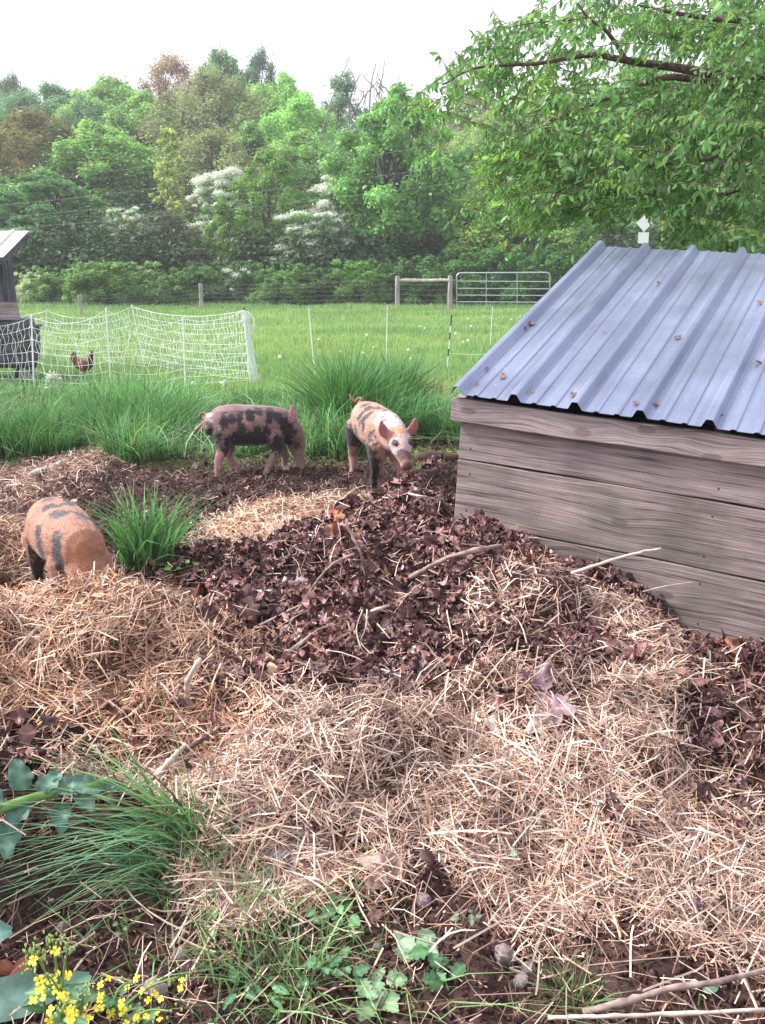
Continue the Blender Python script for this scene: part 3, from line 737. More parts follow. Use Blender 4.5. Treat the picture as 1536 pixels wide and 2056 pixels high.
mtl, nt, p = new_mat('ribbed_roof_metal')
tc = nt.nodes.new('ShaderNodeTexCoord')
nz = N(nt, 'ShaderNodeTexNoise', Scale=420.0, Detail=2.0); nt.links.new(tc.outputs['Object'], nz.inputs['Vector'])
nb = N(nt, 'ShaderNodeTexNoise', Scale=3.0, Detail=6.0); nt.links.new(tc.outputs['Object'], nb.inputs['Vector'])
ca = ramp(nt, nz.outputs[0], [(.3, (.21, .245, .36)), (.7, (.31, .35, .48))])
cb_ = ramp(nt, nb.outputs[0], [(.35, (.8, .8, .82)), (.65, (1.1, 1.1, 1.08))])
mm = N(nt, 'ShaderNodeMixRGB', _blend_type='MULTIPLY'); mm.inputs[0].default_value = 1
nt.links.new(ca, mm.inputs[1]); nt.links.new(cb_, mm.inputs[2])
sp_ = N(nt, 'ShaderNodeTexNoise', Scale=60.0, Detail=1.0); nt.links.new(tc.outputs['Object'], sp_.inputs['Vector'])
mk = N(nt, 'ShaderNodeMapRange'); mk.inputs[1].default_value = .77; mk.inputs[2].default_value = .84; nt.links.new(sp_.outputs[0], mk.inputs[0])
mm2 = N(nt, 'ShaderNodeMixRGB'); mm2.inputs[2].default_value = (.7, .72, .78, 1)
nt.links.new(mk.outputs[0], mm2.inputs[0]); nt.links.new(mm.outputs[0], mm2.inputs[1])
st_m = N(nt, 'ShaderNodeMapping'); st_m.inputs['Scale'].default_value = (26, .9, .9); nt.links.new(tc.outputs['Object'], st_m.inputs[0])
st_n = N(nt, 'ShaderNodeTexNoise', Scale=1.0, Detail=4.0); nt.links.new(st_m.outputs[0], st_n.inputs['Vector'])
st_c = ramp(nt, st_n.outputs[0], [(.3, (.74, .74, .76)), (.6, (1.08, 1.08, 1.07))])
mm3 = N(nt, 'ShaderNodeMixRGB', _blend_type='MULTIPLY'); mm3.inputs[0].default_value = .8
nt.links.new(mm2.outputs[0], mm3.inputs[1]); nt.links.new(st_c, mm3.inputs[2])
nt.links.new(mm3.outputs[0], p.inputs['Base Color'])
rg = N(nt, 'ShaderNodeMapRange'); rg.inputs[1].default_value = .3; rg.inputs[2].default_value = .7; rg.inputs[3].default_value = .26; rg.inputs[4].default_value = .48
nt.links.new(nb.outputs[0], rg.inputs[0]); nt.links.new(rg.outputs[0], p.inputs['Roughness'])
p.inputs['Metallic'].default_value = .6; p.inputs['Roughness'].default_value = .33
bp = N(nt, 'ShaderNodeBump', Strength=.05, Distance=.002); nt.links.new(nb.outputs[0], bp.inputs['Height']); nt.links.new(bp.outputs[0], p.inputs['Normal'])

def rib_profile(length, pitch=.265, first=.034, rh=.034, mh=.006):
    pts = [(0.0, -.008), (.006, 0)]
    c = first
    while c < length + .1:
        for dx, h in [(-.034, 0), (-.028, .003), (-.014, rh * .92), (-.008, rh), (.008, rh), (.014, rh * .92), (.030, .003), (.036, 0)]:
            if c + dx > .007: pts.append((c + dx, h))
        for mcx in (pitch / 3 + .002, 2 * pitch / 3 - .002):
            for dx, h in [(-.014, 0), (-.007, mh), (.007, mh), (.014, 0)]:
                pts.append((c + mcx + dx, h))
        c += pitch
    return [q for q in pts if q[0] <= length]
def ribbed_sheet(name, length, run, mat, parent, cr, cs, y0=-.022, z0=0.0, x0=0.0, prof=None):
    prof = prof or rib_profile(length)
    ns = 24; V = []; F = []
    for j in range(ns + 1):
        r = run * j / ns
        for (u, h) in prof:
            wv = .0006 * math.sin(u * 9 + j * .6) + .0003 * math.sin(j * 1.3 + u * 23)
            if j == 0: wv -= .003 * abs(math.sin(u * 7))
            V.append((x0 + u, y0 + r * cr - (h + wv) * cs, z0 + r * cs + (h + wv) * cr))
    k = len(prof)
    for j in range(ns):
        for i in range(k - 1):
            F.append((j * k + i, j * k + i + 1, (j + 1) * k + i + 1, (j + 1) * k + i))
    mb = MB(); mb.add(V, F); o = mb.build(name, mat, parent)
    s = o.modifiers.new('thickness', 'SOLIDIFY'); s.thickness = .0022; s.offset = -1
    return o
HL, RUN = 3.4, 2.04
ribbed_sheet('roof', HL, RUN, mtl, HUT, RC, RS)
def plank(name, a, b, mat, parent, seed=0, bev=.004):
    """board with slightly uneven edges, built around its own origin"""
    cx_, cy_, cz_ = [(a[i] + b[i]) / 2 for i in range(3)]
    L_, T_, H_ = b[0] - a[0], b[1] - a[1], b[2] - a[2]
    r = random.Random(seed); n = 24; mb = MB(); V = []; F = []
    for i in range(n + 1):
        x_ = -L_ / 2 + L_ * i / n
        t_ = .0022 * math.sin(i * 1.1 + seed) + r.uniform(-.001, .001); u_ = .0022 * math.sin(i * .8 + seed * 2) + r.uniform(-.001, .001)
        V += [(x_, -T_ / 2, -H_ / 2 + t_), (x_, T_ / 2, -H_ / 2 + t_), (x_, T_ / 2, H_ / 2 + u_), (x_, -T_ / 2, H_ / 2 + u_)]
    for i in range(n):
        for k in range(4):
            q = i * 4 + k; q2 = i * 4 + (k + 1) % 4
            F.append((q, q + 4, q2 + 4, q2))
    F.append((0, 1, 2, 3)); F.append((n * 4 + 3, n * 4 + 2, n * 4 + 1, n * 4))
    mb.add(V, F); o = mb.build(name, mat, parent, bevel=bev); o.location = (cx_, cy_, cz_)
    return o
plank('fascia_board', (.002, .0, -.128), (HL - .05, .036, -.026), M['wood'], HUT, 1)
rows = [(-.298, -.05), (-.585, -.304), (-.872, -.591), (-1.16, -.878)]
for i, (a, b) in enumerate(rows):
    plank('wall_plank', (.036, .040, a), (HL - .08, .078, b), M['wood'] if i == 0 else M['woodgreen'], HUT, 11 + i * 3)
YB = RUN * RC - .08
for sx in (.036, HL - .12):
    mb = MB()
    mb.add([(sx, .0785, -1.16), (sx + .03, .0785, -1.16), (sx + .03, YB, -1.16), (sx, YB, -1.16),
            (sx, .0785, -.03), (sx + .03, .0785, -.03), (sx + .03, YB, -.03 + (YB - .08) * RS / RC), (sx, YB, -.03 + (YB - .08) * RS / RC)],
           [(0,3,2,1),(4,5,6,7),(0,1,5,4),(1,2,6,5),(2,3,7,6),(3,0,4,7)])
    mb.build('side_wall', M['coopwood'], HUT)
mb = MB(); mb.box((.036, YB + .002, -1.16), (HL - .09, YB + .035, -.05 + (YB - .08) * RS / RC)); mb.build('back_wall', M['wood'], HUT)
mb = MB()
for u in (.0, 1.1, 2.2, HL - .1):
    mb.add([(u + .005, .04, -.10), (u + .045, .04, -.10), (u + .045, .04, -.03), (u + .005, .04, -.03),
            (u + .005, RUN * RC - .05, -.12 + RUN * RS), (u + .045, RUN * RC - .05, -.12 + RUN * RS), (u + .045, RUN * RC - .05, -.04 + RUN * RS), (u + .005, RUN * RC - .05, -.04 + RUN * RS)],
           [(0,1,2,3),(7,6,5,4),(0,4,5,1),(1,5,6,2),(2,6,7,3),(3,7,4,0)])
mb.build('rafters', M['wood'], HUT)
for i, (a, b) in enumerate(rows):
    for u in (.09, 1.15):
        for zz in (a + .05, b - .06):
            mb = MB(); mb.ball((0, 0, 0), (.005, .002, .005), 8, 4)
            o = mb.build('nail_head', M['black'], HUT); o.location = (u + random.uniform(-.01, .01), .0405, zz)
# debris lying on the roof: separate dried leaves
def hut_pt(u, r, h=0.004):
    return HM @ Vector((u, -.022 + r * RC - h * RS, r * RS + h * RC))
roofn = (hz * RC - hy * RS).normalized()
def roof_uv(px, py):
    """roof position under a picture position"""
    d = Vector(ray(px, py)); o = Vector((0, 0, CAMH)); p0 = hut_pt(0, 0, 0)
    t = (p0 - o).dot(roofn) / d.dot(roofn); q = o + d * t - p0
    return q.dot(hx), q.dot(rr)
crumb = np.array([[.20, .10, .075], [.13, .075, .07], [.26, .16, .12]])
for i, (px, py, s, lab) in enumerate([
    (1067, 652, .055, 'reddish brown dried leaf on the metal roof beside the second rib from the left'),
    (1056, 662, .03, 'small brown leaf scrap just below a reddish leaf by the second roof rib'),
    (977, 742, .04, 'dark dried leaf near the lower left edge of the metal roof'),
    (1009, 758, .05, 'curled grey brown leaf close to the eave between first and second roof ribs'),
    (957, 772, .025, 'tiny dark leaf scrap at the lower left corner of the metal roof'),
    (1068, 788, .025, 'tiny dark leaf scrap by the eave between second and third roof ribs'),
    (1152, 795, .05, 'brown green leaf scrap beside the third roof rib at the eave'),
    (1277, 812, .04, 'dark curled leaf left of the fourth rib at the eave'),
    (1315, 813, .05, 'curled reddish leaf right of the fourth rib at the eave'),
    (1326, 573, .06, 'pinkish dried leaf lying against the upper part of the third roof rib'),
    (1360, 680, .05, 'twisted brown leaf in the middle of the metal roof'),
    (1530, 611, .06, 'orange brown leaf at the right edge of the metal roof'),
    (1448, 836, .03, 'small dark scrap near the eave at the far right of the roof'),
    (1525, 731, .04, 'red brown leaf at the right edge lower on the metal roof'),
    (1214, 668, .022, 'small grey leaf scrap in the middle of the roof between second and third ribs'),
    (1270, 516, .035, 'faint reddish leaf near the top of the metal roof')]):
    u, r_ = roof_uv(px, py)
    V, F = LT[i % 8]
    Vl = V.copy() * s * .58; Vl[:, 2] = np.abs(Vl[:, 2]) * .8
    a = i * 1.7; Rm = np.array([[math.cos(a), -math.sin(a), 0], [math.sin(a), math.cos(a), 0], [0, 0, 1]])
    Vl = Vl @ Rm.T
    B = np.array([list(hx), list(rr), list(roofn)])
    q = hut_pt(u, r_, .006)
    o = np_mesh('fallen_leaf', Vl @ B, F, M['deadleaf'], C=np.repeat(crumb[i % 3][None], len(V), 0), smooth=True)
    o.location = q
    tag(o, lab, 'leaf', 'dried leaves on the hut roof')

# ------------------------------------------------------------------ pigs
def grow(chains, voxel, smooth_it=6):
    """union of rounded limbs -> one continuous skin. chain = [(x,y,z,rside,rup)...] or with side vector"""
    mb = MB()
    for ch in chains:
        side = ch.get('side'); pts = ch['p']
        P = [Vector(q[:3]) for q in pts]; rs = [q[3] for q in pts]; ru = [q[4] if len(q) > 4 else q[3] for q in pts]
        # spline refine
        PP = catmull(P, 5); m = len(PP)
        tt = [i / (m - 1) * (len(pts) - 1) for i in range(m)]
        RS_ = [np.interp(t, range(len(pts)), rs) for t in tt]; RU_ = [np.interp(t, range(len(pts)), ru) for t in tt]
        # rounded ends
        def endcap(p0, p1, a, b, k):
            d = (p0 - p1).normalized() * min(a, b)
            return [(p0 + d * math.sin(q), a * math.cos(q), b * math.cos(q)) for q in k]
        ks = [1.45, 1.1, .6]
        ring = endcap(PP[0], PP[1], RS_[0], RU_[0], ks) + [(PP[i], RS_[i], RU_[i]) for i in range(m)] + endcap(PP[-1], PP[-2], RS_[-1], RU_[-1], ks[::-1])
        n = 14; vs = []; fs = []
        for i, (c, a, b) in enumerate(ring):
            t = (ring[min(i + 1, len(ring) - 1)][0] - ring[max(i - 1, 0)][0]).normalized()
            s_ = Vector(side) if side else Vector((0, 1, 0))
            s_ = (s_ - t * s_.dot(t)).normalized(); u_ = t.cross(s_)
            for k in range(n):
                q = 2 * math.pi * k / n
                vs.append(c + s_ * (math.cos(q) * a) + u_ * (math.sin(q) * b))
        for i in range(len(ring) - 1):
            for k in range(n):
                fs.append((i * n + k, i * n + (k + 1) % n, (i + 1) * n + (k + 1) % n, (i + 1) * n + k))
        fs.append(tuple(range(n))[::-1]); fs.append(tuple((len(ring) - 1) * n + k for k in range(n)))
        mb.add(vs, fs)
    me = bpy.data.meshes.new('body'); me.from_pydata([tuple(v) for v in mb.v], [], mb.f); me.update()
    o = bpy.data.objects.new('tmp', me); COL.objects.link(o)
    r = o.modifiers.new('r', 'REMESH'); r.mode = 'VOXEL'; r.voxel_size = voxel
    s = o.modifiers.new('s', 'SMOOTH'); s.iterations = smooth_it; s.factor = .5
    dg = bpy.context.evaluated_depsgraph_get(); ev = o.evaluated_get(dg)
    out = bpy.data.meshes.new_from_object(ev)
    bpy.data.objects.remove(o)
    nv = len(out.vertices); V = np.zeros(nv * 3, np.float32); out.vertices.foreach_get('co', V)
    Nn = np.zeros(nv * 3, np.float32); out.vertices.foreach_get('normal', Nn)
    out.polygons.foreach_set('use_smooth', np.ones(len(out.polygons), bool))
    return out, V.reshape(-1, 3), Nn.reshape(-1, 3)

skin = vcol_mat('pig_bristle_skin', .55, 0, 120, .22, .3, bump=.5)
for _n in skin.node_tree.nodes:
    if _n.type == 'TEX_NOISE':
        _mp = skin.node_tree.nodes.new('ShaderNodeMapping'); _mp.inputs['Scale'].default_value = (.55, 1.6, 1.6)
        _src = _n.inputs['Vector'].links[0].from_socket
        skin.node_tree.links.new(_src, _mp.inputs[0]); skin.node_tree.links.new(_mp.outputs[0], _n.inputs['Vector'])
        _n.inputs['Detail'].default_value = 5
try: skin.node_tree.nodes['Principled BSDF'].inputs['Sheen Weight'].default_value = .25
except Exception: pass
M['eye'] = noise_mat('dark_eye', (.01, .008, .008), (.02, .015, .012), 5, .1, bump=0, spec=.7)
M['hoof'] = noise_mat('hoof_horn', (.10, .07, .06), (.2, .15, .13), 30, .6, bump=0)

def lerp(a, b, t): return a * (1 - t) + b * t
def pig(label, loc, rz, scale, head, legs, ears, spots, base, white=(), tail=None, extra=None, inner=(.42, .17, .17), nose=None, tilt=0.0, fat=1.0, tall=1.0):
    e = empty('pig', loc, rz); e.rotation_euler = (0, tilt, rz); e.scale = (scale, scale, scale * tall)
    body = [(-.30, 0, .375, .07, .085), (-.24, 0, .375, .115, .125), (-.13, 0, .365, .135, .145), (.02, 0, .355, .14, .145), (.15, 0, .355, .128, .137), (.25, 0, .36, .105, .12)]
    body = [(a, b, c, r * fat, q * (1 + (fat - 1) * .6)) for a, b, c, r, q in body]
    ch = [{'p': body}, {'p': head}]
    for L_ in legs: ch.append({'p': L_})
    for ep, sd in ears: ch.append({'p': ep, 'side': sd})
    if tail: ch.append({'p': tail})
    if extra: ch += extra
    me, V, Nn = grow(ch, .0062, 7)
    nz1 = fbm(V[:, 0] * 16 + V[:, 1] * 9, V[:, 2] * 16 - V[:, 1] * 7, 13, 3) - .5
    nz2 = fbm(V[:, 0] * 60 + V[:, 1] * 30, V[:, 2] * 60 + V[:, 1] * 44, 17, 2) - .5
    C = np.repeat(np.array(base)[None], len(V), 0) * (1 + .7 * nz1[:, None])
    pink = np.clip((.20 - V[:, 2]) / .08, 0, 1)[:, None]
    C = lerp(C, np.array([[.40, .23, .225]]), pink * .7)
    for (cx_, cy_, cz_, rx_, ry_, rz_, colr, soft) in spots:
        d = np.sqrt(((V[:, 0] - cx_) / rx_) ** 2 + ((V[:, 1] - cy_) / ry_) ** 2 + ((V[:, 2] - cz_) / rz_) ** 2)
        f = np.clip((1.22 + nz1 * 1.5 + nz2 * 1.1 - d) / (soft * .7), 0, 1)[:, None]
        C = lerp(C, np.array([colr]), f)
    for (ep, sd), ndir in zip(ears, EARN.get(label[:12], [None, None])):
        if ndir is None: continue
        P = np.array([q[:3] for q in ep]); dmin = np.min(np.linalg.norm(V[:, None] - catm_np(P)[None], axis=2), axis=1)
        f = ((dmin < .06) & ((Nn @ np.array(ndir)) > .1) & (V[:, 2] > P[0][2] - .01)).astype(float)[:, None]
        C = lerp(C, np.array([inner]), f * .9)
    if nose is not None:
        d = np.linalg.norm(V - np.array(nose[:3]), axis=1)
        C = lerp(C, np.array([[.16, .065, .065]]), np.clip((nose[3] - d) / .012, 0, 1)[:, None])
    C = C * (1 + .35 * nz2[:, None])
    C = np.concatenate([np.clip(C, .008, .9), np.ones((len(C), 1))], 1)
    a = me.color_attributes.new('Col', 'FLOAT_COLOR', 'POINT'); a.data.foreach_set('color', C.astype(np.float32).ravel())
    me.materials.clear(); me.materials.append(skin); me.name = 'body'
    o = bpy.data.objects.new('body', me); link(o, e)
    # short bristles lying back along the coat
    k = rng.integers(0, len(V), 16000); k = k[V[k, 2] > .05]; nb_ = len(k)
    back = np.array([[-1., 0, -.35]]) + rng.normal(0, .22, (nb_, 3)); nk = Nn[k]
    tg = unit(back - nk * (back * nk).sum(1)[:, None]); D = unit(tg + nk * rng.uniform(.15, .5, (nb_, 1)))
    ribbons('bristles', V[k] - nk * .001, D, unit(np.cross(D, np.cross(nk, D))), rng.uniform(.008, .018, nb_), rng.uniform(.0008, .0016, nb_), rng.normal(0, .05, nb_), M['litter'], np.clip(C[k, :3] * rng.uniform(.55, 1.75, (nb_, 1)) + .01, 0, .85), parent=e)
    tag(e, label, 'pig', 'spotted pigs rooting in the yard')
    return e
def catm_np(P): return np.array([list(v) for v in catmull([tuple(p) for p in P], 4)])
EARN = {}
DK = (.022, .017, .022); DG = (.040, .030, .038); OR = (.52, .27, .15); WH = (.70, .62, .60); PK = (.58, .30, .32)
def leg(hx_, y, top, knee, hock, fet, foot, r=(.085, .052, .031, .025, .029)):
    return [(*p, rr_) for p, rr_ in zip([(hx_, y * .8, top), (knee[0], y, knee[1]), (hock[0], y, hock[1]), (fet[0], y, fet[1]), (foot[0], y, foot[1])], r)]

# pig seen from its side, head down in the soil
spots2 = [(-.04, -.13, .27, .15, .08, .06, DK, .25), (.09, -.12, .27, .12, .08, .05, DK, .25), (-.07, -.13, .43, .035, .07, .06, DG, .5), (-.07, -.13, .37, .045, .07, .05, DG, .5), (-.21, -.12, .40, .035, .07, .05, DG, .6), (-.14, -.13, .42, .03, .07, .04, DG, .6),
          (.05, -.13, .34, .035, .06, .035, DK, .4), (.13, -.12, .33, .035, .06, .03, DK, .4), (.24, -.10, .42, .05, .08, .04, DG, .5), (.30, -.05, .34, .06, .12, .10, DK, .5), (.22, -.12, .24, .08, .09, .07, DK, .4), (.08, -.10, .47, .05, .06, .025, DG, .5), (.17, -.1, .46, .04, .06, .03, DG, .5),
          (-.30, -.03, .30, .05, .12, .08, DK, .4), (.37, 0, .26, .06, .1, .08, DK, .6), (-.2, -.1, .2, .05, .06, .07, DG, .6), (-.27, .08, .2, .05, .06, .05, DK, .5), (.44, 0, .12, .06, .06, .05, (.25, .18, .17), .5),
          (-.24, -.10, .14, .035, .05, .05, PK, .6), (-.02, -.1, .41, .05, .07, .05, (.40, .24, .19), .8), (-.32, 0, .41, .05, .08, .06, (.5, .42, .42), .9)]
c2 = at_z(503, 950, .08)
EARN['spotted pig '] = [None, None]
pig('spotted pig standing side on with its snout dug into the dark soil', (c2[0], c2[1], h1(c2[0], c2[1]) - .0), R(14), .90,
    [(.20, 0, .365, .10, .115), (.29, 0, .345, .095, .11), (.36, 0, .29, .085, .095), (.395, 0, .215, .07, .08), (.41, 0, .14, .048, .052), (.42, 0, .06, .036, .036), (.425, 0, .02, .036, .034)],
    [leg(-.22, -.085, .31, (-.225, .21), (-.265, .135), (-.275, .05), (-.275, .0)), leg(-.20, .085, .30, (-.16, .2), (-.17, .125), (-.11, .05), (-.09, .01)),
     leg(.20, -.085, .27, (.22, .18), (.17, .11), (.14, .05), (.12, .02)), leg(.22, .085, .27, (.27, .18), (.30, .11), (.30, .05), (.30, .02))],
    [([(.33, -.085, .36, .02, .011), (.345, -.115, .40, .032, .009), (.35, -.12, .45, .034, .008), (.35, -.115, .50, .016, .007)], (1, -.15, 0)),
     ([(.34, .075, .36, .02, .011), (.36, .11, .39, .032, .009), (.38, .12, .43, .030, .008), (.39, .12, .47, .014, .007)], (1, .2, 0))],
    spots2 + [(.355, -.13, .45, .05, .04, .09, (.45, .2, .24), .3), (-.1, -.12, .25, .12, .07, .04, DK, .3), (-.27, -.08, .30, .06, .07, .07, DK, .5), (.16, -.12, .42, .03, .05, .04, DK, .4), (.0, -.12, .44, .03, .06, .04, DK, .4)], (.24, .145, .13), tall=1.16, fat=1.04,
    tail=[(-.33, 0, .44, .013), (-.375, .0, .455, .010), (-.39, .01, .43, .009), (-.375, .02, .41, .008), (-.385, 0, .37, .008), (-.42, -.01, .345, .012), (-.445, -.01, .335, .005)])

# pig walking towards the viewer
EARN['orange spott'] = [(.8, -.2, .1), (.8, .2, .1)]
c3 = at_z(757, 976, .1); h3 = math.atan2(-.94, .34)
spots3 = [(-.20, -.11, .27, .085, .09, .085, DK, .25), (-.23, -.08, .40, .03, .05, .04, DG, .5), (-.05, -.12, .33, .022, .07, .05, DK, .5), (-.10, -.05, .47, .03, .03, .05, DG, .4), (.0, -.06, .47, .035, .022, .06, DG, .4), (.06, -.01, .49, .03, .03, .05, DG, .5), (-.02, -.105, .43, .025, .05, .03, DK, .4), (.06, -.10, .42, .025, .05, .03, DK, .4),
          (.02, -.12, .38, .02, .05, .025, DK, .4), (.09, -.08, .46, .022, .03, .04, DG, .4), (.09, -.12, .38, .02, .05, .03, DG, .4), (.13, .02, .49, .03, .03, .04, DG, .5), (-.15, .03, .50, .03, .03, .03, DG, .5),
          (.24, 0, .46, .07, .09, .05, WH, .5), (.33, 0, .42, .06, .08, .05, WH, .5), (.20, -.11, .25, .05, .06, .12, DG, .3), (.22, -.1, .12, .06, .045, .13, DK, .3), (.18, -.1, .06, .12, .035, .1, DK, .3), (.24, -.045, .48, .016, .016, .03, DG, .3), (.25, .04, .48, .016, .016, .03, DG, .3),
          (.42, 0, .40, .055, .055, .028, OR, .5), (.47, 0, .32, .07, .085, .055, (.60, .47, .46), .5), (.51, 0, .262, .05, .042, .03, (.15, .09, .10), .5), (.475, -.048, .335, .03, .017, .016, (.08, .05, .06), .4), (.475, .048, .335, .03, .017, .016, (.08, .05, .06), .4),
          (.36, 0, .28, .05, .12, .05, (.45, .30, .27), .6), (.1, 0, .22, .2, .09, .03, (.4, .27, .25), .6)]
p3 = pig('orange spotted pig walking forward and facing the viewer with pricked ears', (c3[0], c3[1], h1(c3[0], c3[1]) - .0), h3, 1.04,
    [(.18, 0, .365, .105, .12), (.27, 0, .36, .095, .11), (.34, 0, .345, .085, .095), (.40, 0, .335, .080, .084), (.45, 0, .305, .068, .068), (.50, 0, .255, .046, .047), (.53, 0, .222, .037, .036), (.542, 0, .208, .039, .032)],
    [leg(-.22, -.085, .31, (-.22, .21), (-.26, .135), (-.25, .05), (-.25, .0)), leg(-.20, .085, .30, (-.16, .2), (-.19, .125), (-.17, .05), (-.17, .01)),
     leg(.20, -.075, .27, (.20, .18), (.18, .11), (.15, .05), (.15, .02)), leg(.20, .075, .27, (.23, .17), (.26, .10), (.29, .03), (.30, -.05))],
    [([(.385, -.065, .365, .022, .012), (.39, -.093, .395, .036, .009), (.395, -.108, .43, .030, .008), (.40, -.114, .468, .009, .006)], (-.1, 1, .5)),
     ([(.385, .065, .365, .022, .012), (.39, .093, .395, .036, .009), (.395, .108, .43, .030, .008), (.40, .114, .468, .009, .006)], (-.1, 1, -.5))],
    spots3, (.40, .215, .15), nose=(.552, 0, .20, .042), fat=.97,
    tail=[(-.33, 0, .45, .012), (-.355, -.005, .470, .008), (-.350, .015, .498, .007), (-.368, -.01, .502, .006), (-.375, -.02, .478, .007), (-.388, -.04, .488, .008), (-.395, -.055, .512, .009), (-.395, -.06, .53, .003)])
for s in (-1, 1):
    mb = MB(); mb.ball((0, 0, 0), .0095, 10, 7); o = mb.build('eye', M['eye'], p3, smooth=True); o.location = (.482, s * .050, .335)
mb = MB()
for s in (-1, 1): mb.ball((.574, s * .014, .196), (.004, .006, .009), 8, 6)
mb.build('nostrils', M['eye'], p3, smooth=True)

# pig at the left with its head behind the straw heap
c1 = at_z(146, 1236, .1)
EARN['ginger pig w'] = [None, None]
spots1 = [(.27, .05, .36, .05, .04, .05, DK, .5), (.25, -.07, .30, .05, .05, .06, DK, .5), (.20, .02, .455, .035, .03, .04, DG, .5), (-.33, -.05, .30, .06, .09, .10, (.22, .10, .07), .8), (-.30, .06, .46, .06, .05, .04, (.16, .09, .07), .7), (-.02, -.02, .5, .02, .018, .04, DG, .5), (.05, -.06, .49, .018, .022, .04, DG, .5), (.0, .12, .38, .04, .04, .05, DG, .5), (-.12, .12, .36, .03, .04, .03, DG, .5), (-.16, -.02, .51, .035, .03, .04, DG, .5), (-.10, .06, .49, .05, .025, .04, DG, .5), (-.06, -.06, .48, .028, .028, .04, DK, .4), (-.03, .03, .5, .02, .02, .04, DG, .5), (-.24, .02, .48, .04, .03, .04, DG, .6), (.02, .10, .43, .05, .04, .04, DG, .5), (.10, -.03, .49, .04, .05, .05, DG, .5), (.14, .05, .47, .04, .025, .05, DK, .4),
          (.05, -.12, .40, .03, .05, .04, DK, .5), (.09, -.13, .33, .04, .05, .05, DK, .4), (-.27, -.12, .33, .06, .05, .05, (.25, .14, .12), .6), (.18, .10, .40, .06, .07, .08, DK, .5), (.24, -.08, .36, .05, .07, .10, DK, .5), (-.22, -.09, .12, .09, .06, .15, DK, .3), (-.2, .09, .12, .09, .06, .13, DK, .3), (.2, 0, .1, .1, .15, .13, DK, .3), (.12, -.09, .25, .1, .06, .05, DG, .5)]
pig('ginger pig with dark spots seen from behind with its head down behind a straw heap', (c1[0], c1[1], h1(c1[0], c1[1]) - .075), math.atan2(-.82, .57), .88,
    [(.10, 0, .35, .12, .13), (.20, 0, .335, .108, .122), (.28, 0, .29, .095, .105), (.335, 0, .225, .082, .085), (.36, 0, .155, .068, .07), (.37, 0, .09, .048, .05), (.375, 0, .03, .036, .036)],
    [leg(-.22, -.085, .31, (-.225, .21), (-.265, .135), (-.255, .05), (-.255, .0)), leg(-.20, .085, .30, (-.16, .2), (-.19, .125), (-.15, .05), (-.13, .01)),
     leg(.20, -.085, .27, (.22, .18), (.17, .11), (.16, .05), (.15, .02)), leg(.22, .085, .27, (.25, .18), (.24, .11), (.24, .05), (.24, .02))],
    [([(.34, -.06, .20, .02, .011), (.37, -.09, .19, .032, .009), (.39, -.10, .17, .034, .008), (.41, -.11, .14, .016, .007)], (1, -.15, 0)),
     ([(.34, .06, .20, .02, .011), (.37, .09, .19, .032, .009), (.39, .10, .17, .034, .008), (.41, .11, .14, .016, .007)], (1, .15, 0))],
    spots1, (.33, .145, .085), fat=1.1,
    tail=[(-.33, -.01, .44, .013), (-.36, -.03, .455, .011), (-.37, -.06, .46, .009), (-.36, -.09, .45, .007)])

